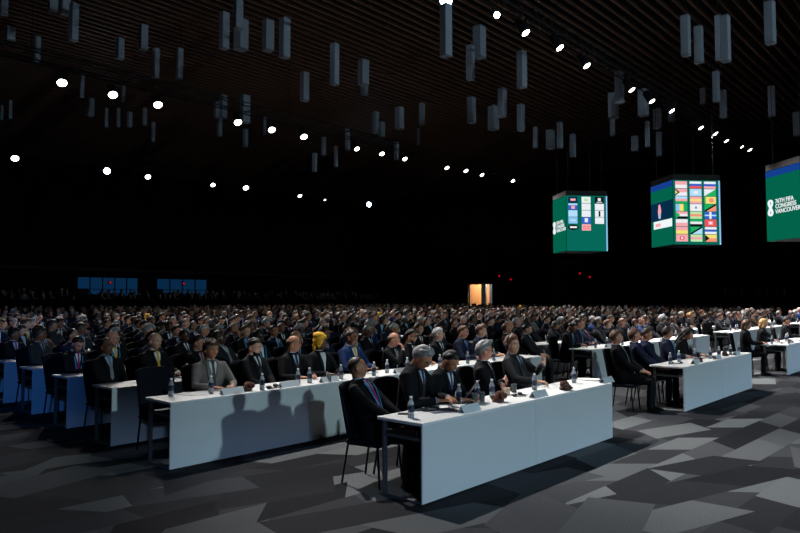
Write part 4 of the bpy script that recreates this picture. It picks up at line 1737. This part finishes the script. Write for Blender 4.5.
def led_cube(corner, z0, left, right, label, band):
    """corner: nearest vertical edge (x, y); origin of the thing at its bottom corner"""
    root = bpy.data.objects.new('hanging_screen', None)
    COL.objects.link(root)
    root.location = (corner.x, corner.y, z0)
    tag(root, label, 'screen', 'hanging LED cubes')
    g = G()
    M = Matrix((sright, sdir, Vector((0, 0, 1)))).transposed().to_4x4()
    g.box((.03, .03, 0), (SR - .03, SW - .03, SHT), 0, M)
    g.box((0, 0, SHT), (SR, SW, SHT + .25), 0, M)
    link('cabinet', g.mesh('cabinet'), M_CAB, root)
    # right face, towards viewer: u runs along sright; outward normal is sright x z = -sdir
    rects = [(0.02, 0, SR - .08, SHT - .02, 1, 1), (SR - .07, 0, SR, SHT - .02, 5, 1)]
    if right == 'flags':
        for c in range(3):
            for r in range(8):
                flag(.12 + c * .70, SHT - .40 - r * .352, .57, .325, FLAGS[c][r], idx, rects)
    elif right == 'logos':
        cols = [['N', 'B', 'L', 'S', 'K'], ['W', 'W', 'W', 'B', 'P'], ['K', 'W', 'W', 'W']]
        for c in range(3):
            for r, q in enumerate(cols[c]):
                x, y = .13 + c * .74, SHT - .42 - r * .37
                m = 4 if q == 'N' else idx[q]
                if c == 0 and r == 4:
                    rects.append(('poly', [(x + .26 + .3 * math.cos(a), y + .17 + .15 * math.sin(a)) for a in [2 * math.pi * j / 16 for j in range(16)]], m, 2))
                    rects.append((x + .08, y + .13, x + .46, y + .22, 2, 3))
                    continue
                rects.append((x, y, x + .50, y + .345, m, 2))
                inner = {(0, 0): [('P', .12, .12, .4, .24)], (0, 1): [('L', 0, .25, .5, .345), ('P', .16, .05, .36, .22)], (0, 3): [('L', .1, .12, .4, .22)], (1, 0): [('M', .14, .1, .36, .25)],
                         (1, 3): [('W', .16, .08, .34, .3)], (1, 4): [('R', .05, .1, .45, .13), ('R', .05, .2, .45, .23)], (2, 0): [('W', .17, .12, .33, .28), ('W', .1, .04, .4, .075)], (2, 2): [('K', .2, .02, .3, .32)]}.get((c, r), [])
                for mc, a0, b0, a1, b1 in inner:
                    rects.append((x + a0, y + b0, x + a1, y + b1, idx[mc], 3))
    gf = G()
    face_quads(gf, Vector((0, 0, 0)) - sdir * .0, sright, SW, SHT, SM, rects)
    f = link('screen_face', gf.mesh('screen_face'), SM, root)
    # left face: u runs from the far edge towards the near corner
    org = sdir * SW
    u = -sdir
    rects = [(0, 0, SW, SHT - .02, 0, 1)]
    if band:
        rects.append((0, SHT - .30, SW, SHT - .02, 3, 2))
    if left == 'photo':
        rects += [(0, 1.25, SW, 2.1, 4, 2), (.25, .85, SW - .08, 1.22, 2, 3)]
        rects.append(('poly', [(.75, 1.35), (.95, 1.32), (1.02, 1.7), (.92, 2.0), (.78, 2.0), (.7, 1.7)], idx['P'], 4))
        rects.append(('poly', [(.80, 1.32), (.92, 1.31), (.98, 1.55), (.78, 1.55)], idx['S'], 5))
        rects.append((.45, .95, .95, 1.1, idx['P'], 5))
    gf = G()
    face_quads(gf, org, u, SW, SHT, SM, rects)
    link('screen_face', gf.mesh('screen_face'), SM, root)
    if left == 'logo':
        logo_part(root, org, u, .60, 1.55, .25)
    for a in (.2, SR - .2):
        for b in (.2, SW - .2):
            g = G()
            p = sright * a + sdir * b
            g.tube([p + Vector((0, 0, SHT + .24)), p + Vector((0, 0, CEIL - z0))], .012, 6, ends=False)
            link('hanging_cable', g.mesh('hanging_cable'), M_CAB, root)
    return root


def fr(px, d):
    p = CAM + (fw_h + rt * ((px - 400) / FPX)) * d
    return p


led_cube(fr(566.8, 35.8), 4.42, 'logo', 'logos', 'hanging LED cube with green face of small logo tiles, leftmost screen', False)
led_cube(fr(674.5, 30.7), 4.36, 'photo', 'flags', 'hanging LED cube showing three columns of national flags', True)
c3 = fr(768.4, 28.5) - sdir * SW
led_cube(c3, 4.30, 'logo', 'plain', 'hanging green LED cube with white lettering at the right edge', True)

# ------------------------------------------------------------------ pendants
M_PEN = mat('pendant_fabric', (150, 160, 176), .8, noise=.12, scale=5)
M_PENE = mat('pendant_edge', (120, 126, 138), .6)
PEN = [(0, 8, -4, 15), (5, 15, 27, 41), (34, 40, 36, 62), (48, 58, -16, 11), (60, 70, -14, 15), (69, 78, 3, 41), (116, 124, 38, 59), (79, 84, 74, 97), (86, 94, 98, 116),
       (121, 125, 85, 102), (8, 12, 100, 119), (0, 3, 105, 120), (104, 108, 108, 127), (116, 120, 108, 127), (127, 132, 112, 127), (142, 147, 108, 125), (151, 155, 122, 142),
       (139, 148, 25, 50), (152, 159, 48, 78), (176, 183, 48, 79), (219, 229, 12, 49), (233, 243, -6, 29), (234, 248, 19, 50), (262, 274, 20, 51), (279, 290, 18, 58),
       (300, 309, 72, 101), (330, 339, 43, 85), (358, 369, 60, 85), (361, 368, 84, 95), (263, 266, 116, 135), (321, 326, 137, 155), (312, 317, 153, 172), (334, 338, 146, 167),
       (372, 379, 112, 133), (378, 385, 122, 137), (395, 404, 107, 129), (419, 425, 103, 125), (417, 420, 128, 145), (394, 399, 142, 160), (345, 350, 128, 150),
       (440, 452, 4, 57), (466, 475, 45, 80), (473, 486, 26, 58), (517, 527, 51, 88), (467, 476, 97, 123), (498, 507, 88, 117), (488, 499, 106, 130), (517, 525, 104, 131),
       (533, 538, 127, 148), (546, 555, 130, 149), (557, 563, 122, 148), (570, 576, 134, 157), (681, 691, 15, 56), (694, 704, 26, 63), (715, 723, 15, 60), (721, 731, 15, 62),
       (765, 776, 1, 44), (713, 720, 71, 102), (720, 727, 90, 118), (768, 776, 86, 116), (793, 801, 112, 136), (615, 624, 71, 103), (608, 619, 93, 118), (610, 615, 117, 136),
       (638, 649, 89, 116), (645, 650, 121, 147), (653, 662, 109, 129), (631, 639, 136, 151), (668, 675, 105, 121), (656, 662, 132, 156), (700, 706, 88, 104),
       (214, 220, 102, 118), (219, 227, 95, 118), (217, 222, 118, 137), (240, 250, 95, 123), (243, 248, 129, 147)]
ZONES = [(0, 50, 'at the left edge'), (50, 110, 'above the two leftmost bright lamps'), (110, 200, 'above the upper-left lamps'), (200, 260, 'in the cluster above the middle truss'), (260, 345, 'over the middle of the hall'),
         (345, 430, 'left of the big bluish lamp'), (430, 510, 'under the big bluish lamp'), (510, 600, 'above the leftmost screen'), (600, 680, 'beside the near truss lamps'), (680, 802, 'above the right screens')]
PB = {}
for p in PEN:
    for i, (a, b, nm) in enumerate(ZONES):
        if a <= (p[0] + p[1]) / 2 < b:
            PB.setdefault(i, []).append(p)
            break
for i, lst in PB.items():
    lst.sort(key=lambda p: p[3])
    for k, (x0, x1, yt, yb) in enumerate(lst):
        H = yb - yt
        sh_ = 298
        d = min(1.35 * FPX / H, (12.3 - CAMH) * FPX / (sh_ - yb), 40)
        c = CAM + ray((x0 + x1) / 2, yb) * d
        ctop = CAM + ray((x0 + x1) / 2, yt) * d
        w = (x1 - x0) / FPX * d / 1.30
        ln = min(ctop.z, CEIL - .2) - c.z
        root = bpy.data.objects.new('pendant_lantern', None)
        COL.objects.link(root)
        root.location = c
        root.rotation_euler = (0, 0, R(4 * ((k * 7) % 5 - 2)))
        q = 'lowest' if (k == len(lst) - 1) else ORD[k + 1] + ' from top'
        tag(root, 'grey box pendant lantern %s, %s' % (ZONES[i][2], q), 'pendant lamp', 'box pendants under the slatted ceiling')
        hw = w / 2
        g = G()
        n = 4
        prof = []
        g.bbox((-hw, -hw, .02), (hw, hw, ln - .02), hw * .12)
        link('shade', g.mesh('shade'), M_PEN, root)
        for z in (0, ln - .025):
            g = G()
            g.bbox((-hw * 1.05, -hw * 1.05, z), (hw * 1.05, hw * 1.05, z + .03), .008)
            link('end_frame', g.mesh('end_frame'), M_PENE, root)
        g = G()
        g.tube([(0, 0, ln), (0, 0, CEIL - c.z + .02)], .008, 5, ends=False)
        link('cable', g.mesh('cable'), M_CAB, root)

# ------------------------------------------------------------------ trusses and lamps
M_TRS = mat('truss_black', (24, 25, 30), .5, .5)
E_LMP = emis('lamp_lens', (255, 250, 244), 12.)
E_LMPB = emis('lamp_lens_blue', (190, 222, 255), 30.)
TZ = 10.0


def truss(x0, x1, y, z, label, s=.42):
    root = bpy.data.objects.new('lighting_truss', None)
    COL.objects.link(root)
    root.location = (x0, y, z)
    tag(root, label, 'truss', 'ceiling lighting trusses')
    L_ = x1 - x0
    for a in (-1, 1):
        for b in (0, 1):
            g = G()
            g.tube([(0, a * s / 2, .2 + b * s), (L_, a * s / 2, .2 + b * s)], .025, 8, ends=False)
            link('chord', g.mesh('chord', True), M_TRS, root)
    g = G()
    n = int(L_ / .5)
    for k in range(n):
        xa, xb = L_ * k / n, L_ * (k + 1) / n
        for a in (-1, 1):
            za, zb_ = (0, s) if (k % 2) else (s, 0)
            g.tube([(xa, a * s / 2, .2 + za), (xb, a * s / 2, .2 + zb_)], .012, 4, ends=False)
        for b in (0, 1):
            g.tube([(xa, (-1 if k % 2 else 1) * s / 2, .2 + b * s), (xb, (1 if k % 2 else -1) * s / 2, .2 + b * s)], .012, 4, ends=False)
    link('bracing', g.mesh('bracing'), M_TRS, root)
    k = 1.
    while k < L_:
        g = G()
        g.tube([(k, 0, .2 + s), (k, 0, CEIL - z)], .012, 5, ends=False)
        link('hanging_cable', g.mesh('hanging_cable'), M_TRS, root)
        k += 6
    return root


def spotlight(p, label, em, r, aim, power, color, size=60, blend=.6, lamp=True, rad=.12):
    """p: lens centre"""
    root = bpy.data.objects.new('stage_spotlight', None)
    COL.objects.link(root)
    root.location = p
    tag(root, label, 'spotlight', 'spotlights on the ceiling trusses')
    d = (Vector(aim) - p).normalized()
    q = d.to_track_quat('-Z', 'Y').to_matrix().to_4x4()
    g = G()
    g.lathe([(r * .55, .55), (r * .95, .5), (r * 1.1, .25), (r * 1.15, .0), (r * 1.02, -.01), (r * 1.0, .03)], 18, 0, q)
    link('housing', g.mesh('housing', True), M_TRS, root)
    g = G()
    g.lathe([(r * .99, .012), (r * .8, -.006), (r * .4, -.012)], 18, 0, q)
    link('lens', g.mesh('lens', True), em, root)
    g = G()
    g.tube([(-r * 1.3, 0, 0), (-r * 1.3, 0, .32), (0, 0, .36), (r * 1.3, 0, .32), (r * 1.3, 0, 0)], .02, 6, ends=False, M=q @ Matrix.Translation((0, 0, .2)) if False else Matrix.Translation((q @ Vector((0, 0, .25)))))
    link('yoke', g.mesh('yoke'), M_TRS, root)
    if lamp:
        ld = bpy.data.lights.new('lamp_beam', 'SPOT')
        ld.energy = power
        ld.color = color
        ld.spot_size = R(size)
        ld.spot_blend = blend
        ld.shadow_soft_size = rad
        lo = bpy.data.objects.new('lamp_beam', ld)
        COL.objects.link(lo)
        lo.parent = root
        lo.matrix_local = Matrix.Translation(d * .05) @ q
    return root


def ray_to_line(px, py, z):
    """point on the horizontal plane z along the pixel"""
    return at_z(px, py, z)


warm = (1., .95, .9)
cool = (.82, .92, 1.)
A_ = [(446, 0, 'B', 'big bluish spotlight at the top centre of the near truss', .17), (497, 15, 'b', 'small bluish spotlight right of the big one on near truss', .09)]
for k, (px, py) in enumerate(((526, 33), (560, 48), (587, 66), (632, 90), (652, 101.5), (672, 111), (701, 128), (715.5, 134), (726.6, 141), (742, 147), (750, 150))):
    A_.append((px, py, 'w' if px != 742 else 's', 'white spotlight, %s of the near truss row counting from left' % ORD[k + 1], .135 if px not in (742,) else .10))
YT1 = 10.8
for px, py, t, lb, r in A_:
    p = at_z(px, py, TZ)
    aim = Vector((p.x + .3, p.y - 6.5, 0)) if t != 'B' else CAM + Vector((1, 2, 1))
    if t == 'b':
        aim = CAM + Vector((6, 0, 0))
    spotlight(p, lb, {'B': E_LMPB, 'b': E_LMPB}.get(t, E_LMP), r, aim, 4300 if t in 'ws' else 160, warm if t in 'ws' else cool, 66)
for k, x in enumerate((10.2, 6.8)):
    spotlight(Vector((x, YT1, TZ)), 'white spotlight above the camera side of near truss, %s outside the frame' % ORD[k + 1], E_LMP, .17, (x - .3, YT1 - 6.8, 0), 4700, warm, 42)
truss(1.0, 43.0, YT1 + .1, TZ + .45, 'near black lighting truss running from top centre toward the right screens')
B_ = [(62, 83), (113, 95), (158, 105), (238, 122.5), (272, 130), (304, 137), (357, 149), (382, 154), (405, 159), (447, 168), (466, 171), (482, 175), (513, 181)]
for k, (px, py) in enumerate(B_):
    p = at_z(px, py, TZ)
    spotlight(p, 'white spotlight, %s from left in the middle truss row' % ORD[k + 1], E_LMP, .175 if px < 350 else .14, (p.x - 2, p.y - 8, 0), 1500, warm, 74)
truss(8.0, 44.0, 26.4, TZ + .45, 'middle black lighting truss crossing above the audience')
C_ = [(15, 158.5, .2, 0), (107, 171, .2, 1), (148, 177, .18, 0), (213, 185, .16, 0), (246, 188, .2, 0), (300, 196, .16, 0), (325, 200, .08, 0), (369, 204.5, .2, 1)]
for k, (px, py, r, bl) in enumerate(C_):
    p = at_z(px, py, TZ)
    aim = (p.x - 2, p.y - 10, 0) if not bl else CAM
    spotlight(p, '%s spotlight, %s from left in the far truss row' % ('glaring bluish' if bl else 'white', ORD[k + 1]), E_LMPB if bl else E_LMP, r, aim, 350 if not bl else 120, warm if not bl else cool, 75)
truss(10.0, 44.0, 42.6, TZ + .45, 'far black lighting truss above the back rows')

# ------------------------------------------------------------------ lights from the stage side (outside the frame)
def spot(name, loc, aim, power, color, size, blend, rad):
    ld = bpy.data.lights.new(name, 'SPOT')
    ld.energy = power
    ld.color = color
    ld.spot_size = R(size)
    ld.spot_blend = blend
    ld.shadow_soft_size = rad
    o = bpy.data.objects.new(name, ld)
    COL.objects.link(o)
    o.location = loc
    d = Vector(aim) - Vector(loc)
    o.rotation_euler = d.to_track_quat('-Z', 'Y').to_euler()


KEY = (8.6, -20, 8.4)
spot('stage_key_light', KEY, (18, 8, .3), 7200, (.66, .92, .98), 62, .3, .3)
for nm_, wx, reach, pw in (('stage_wash_light', -9, 29.4, 6000), ('stage_wash_light', 23, 25.5, 5200)):
    half = math.degrees(math.atan(reach / 6.6))
    spot(nm_, (wx, -18, 7), (wx, -18, 0), pw, (.40, .62, 1.), 2 * half, .02, .7)
spot('stage_blue_light', (-9, -14, 7), (1.6, 14.6, .4), 5200, (.05, .28, 1.), 19, .6, .3)
ld = bpy.data.lights.new('corridor_light', 'AREA')
ld.energy = 420
ld.color = (1., .8, .58)
ld.size = 2
o = bpy.data.objects.new('corridor_light', ld)
COL.objects.link(o)
o.location = (HX + 2.4, (y0 + y1) / 2 + .6, 4.9)

for nm_, yy, col_, pw in (('door_leaf_fill_light', (yj0 + y0) / 2, (.75, .86, 1.), 60),):  # added cool fill, hidden behind the lintel to brighten the door leaf
    ld = bpy.data.lights.new(nm_, 'POINT')
    ld.energy = pw
    ld.color = col_
    ld.shadow_soft_size = .1
    o = bpy.data.objects.new(nm_, ld)
    COL.objects.link(o)
    o.location = (HX + .8, yy, DH + .5)

spot('panel_fill_light', (HX - 2, (ya + yb) / 2, 7.5), (HX, (ya + yb) / 2, 2.2), 150, (1., .75, .55), 60, .9, .2)  # unseen warm fill spot, added to lift the brown panels
w = bpy.data.worlds.new('hall_ambient')
SC.world = w
w.use_nodes = True
w.node_tree.nodes['Background'].inputs[0].default_value = (.7, .8, 1., 1)
w.node_tree.nodes['Background'].inputs[1].default_value = .0015

SC.view_settings.view_transform = 'Standard'
SC.view_settings.look = 'None'
SC.view_settings.gamma = 1
SC.view_settings.use_curve_mapping = False
SC.view_settings.exposure = 0
SC.cycles.use_denoising = True
SC.cycles.max_bounces = 5
SC.cycles.transmission_bounces = 5
SC.cycles.sample_clamp_indirect = 3
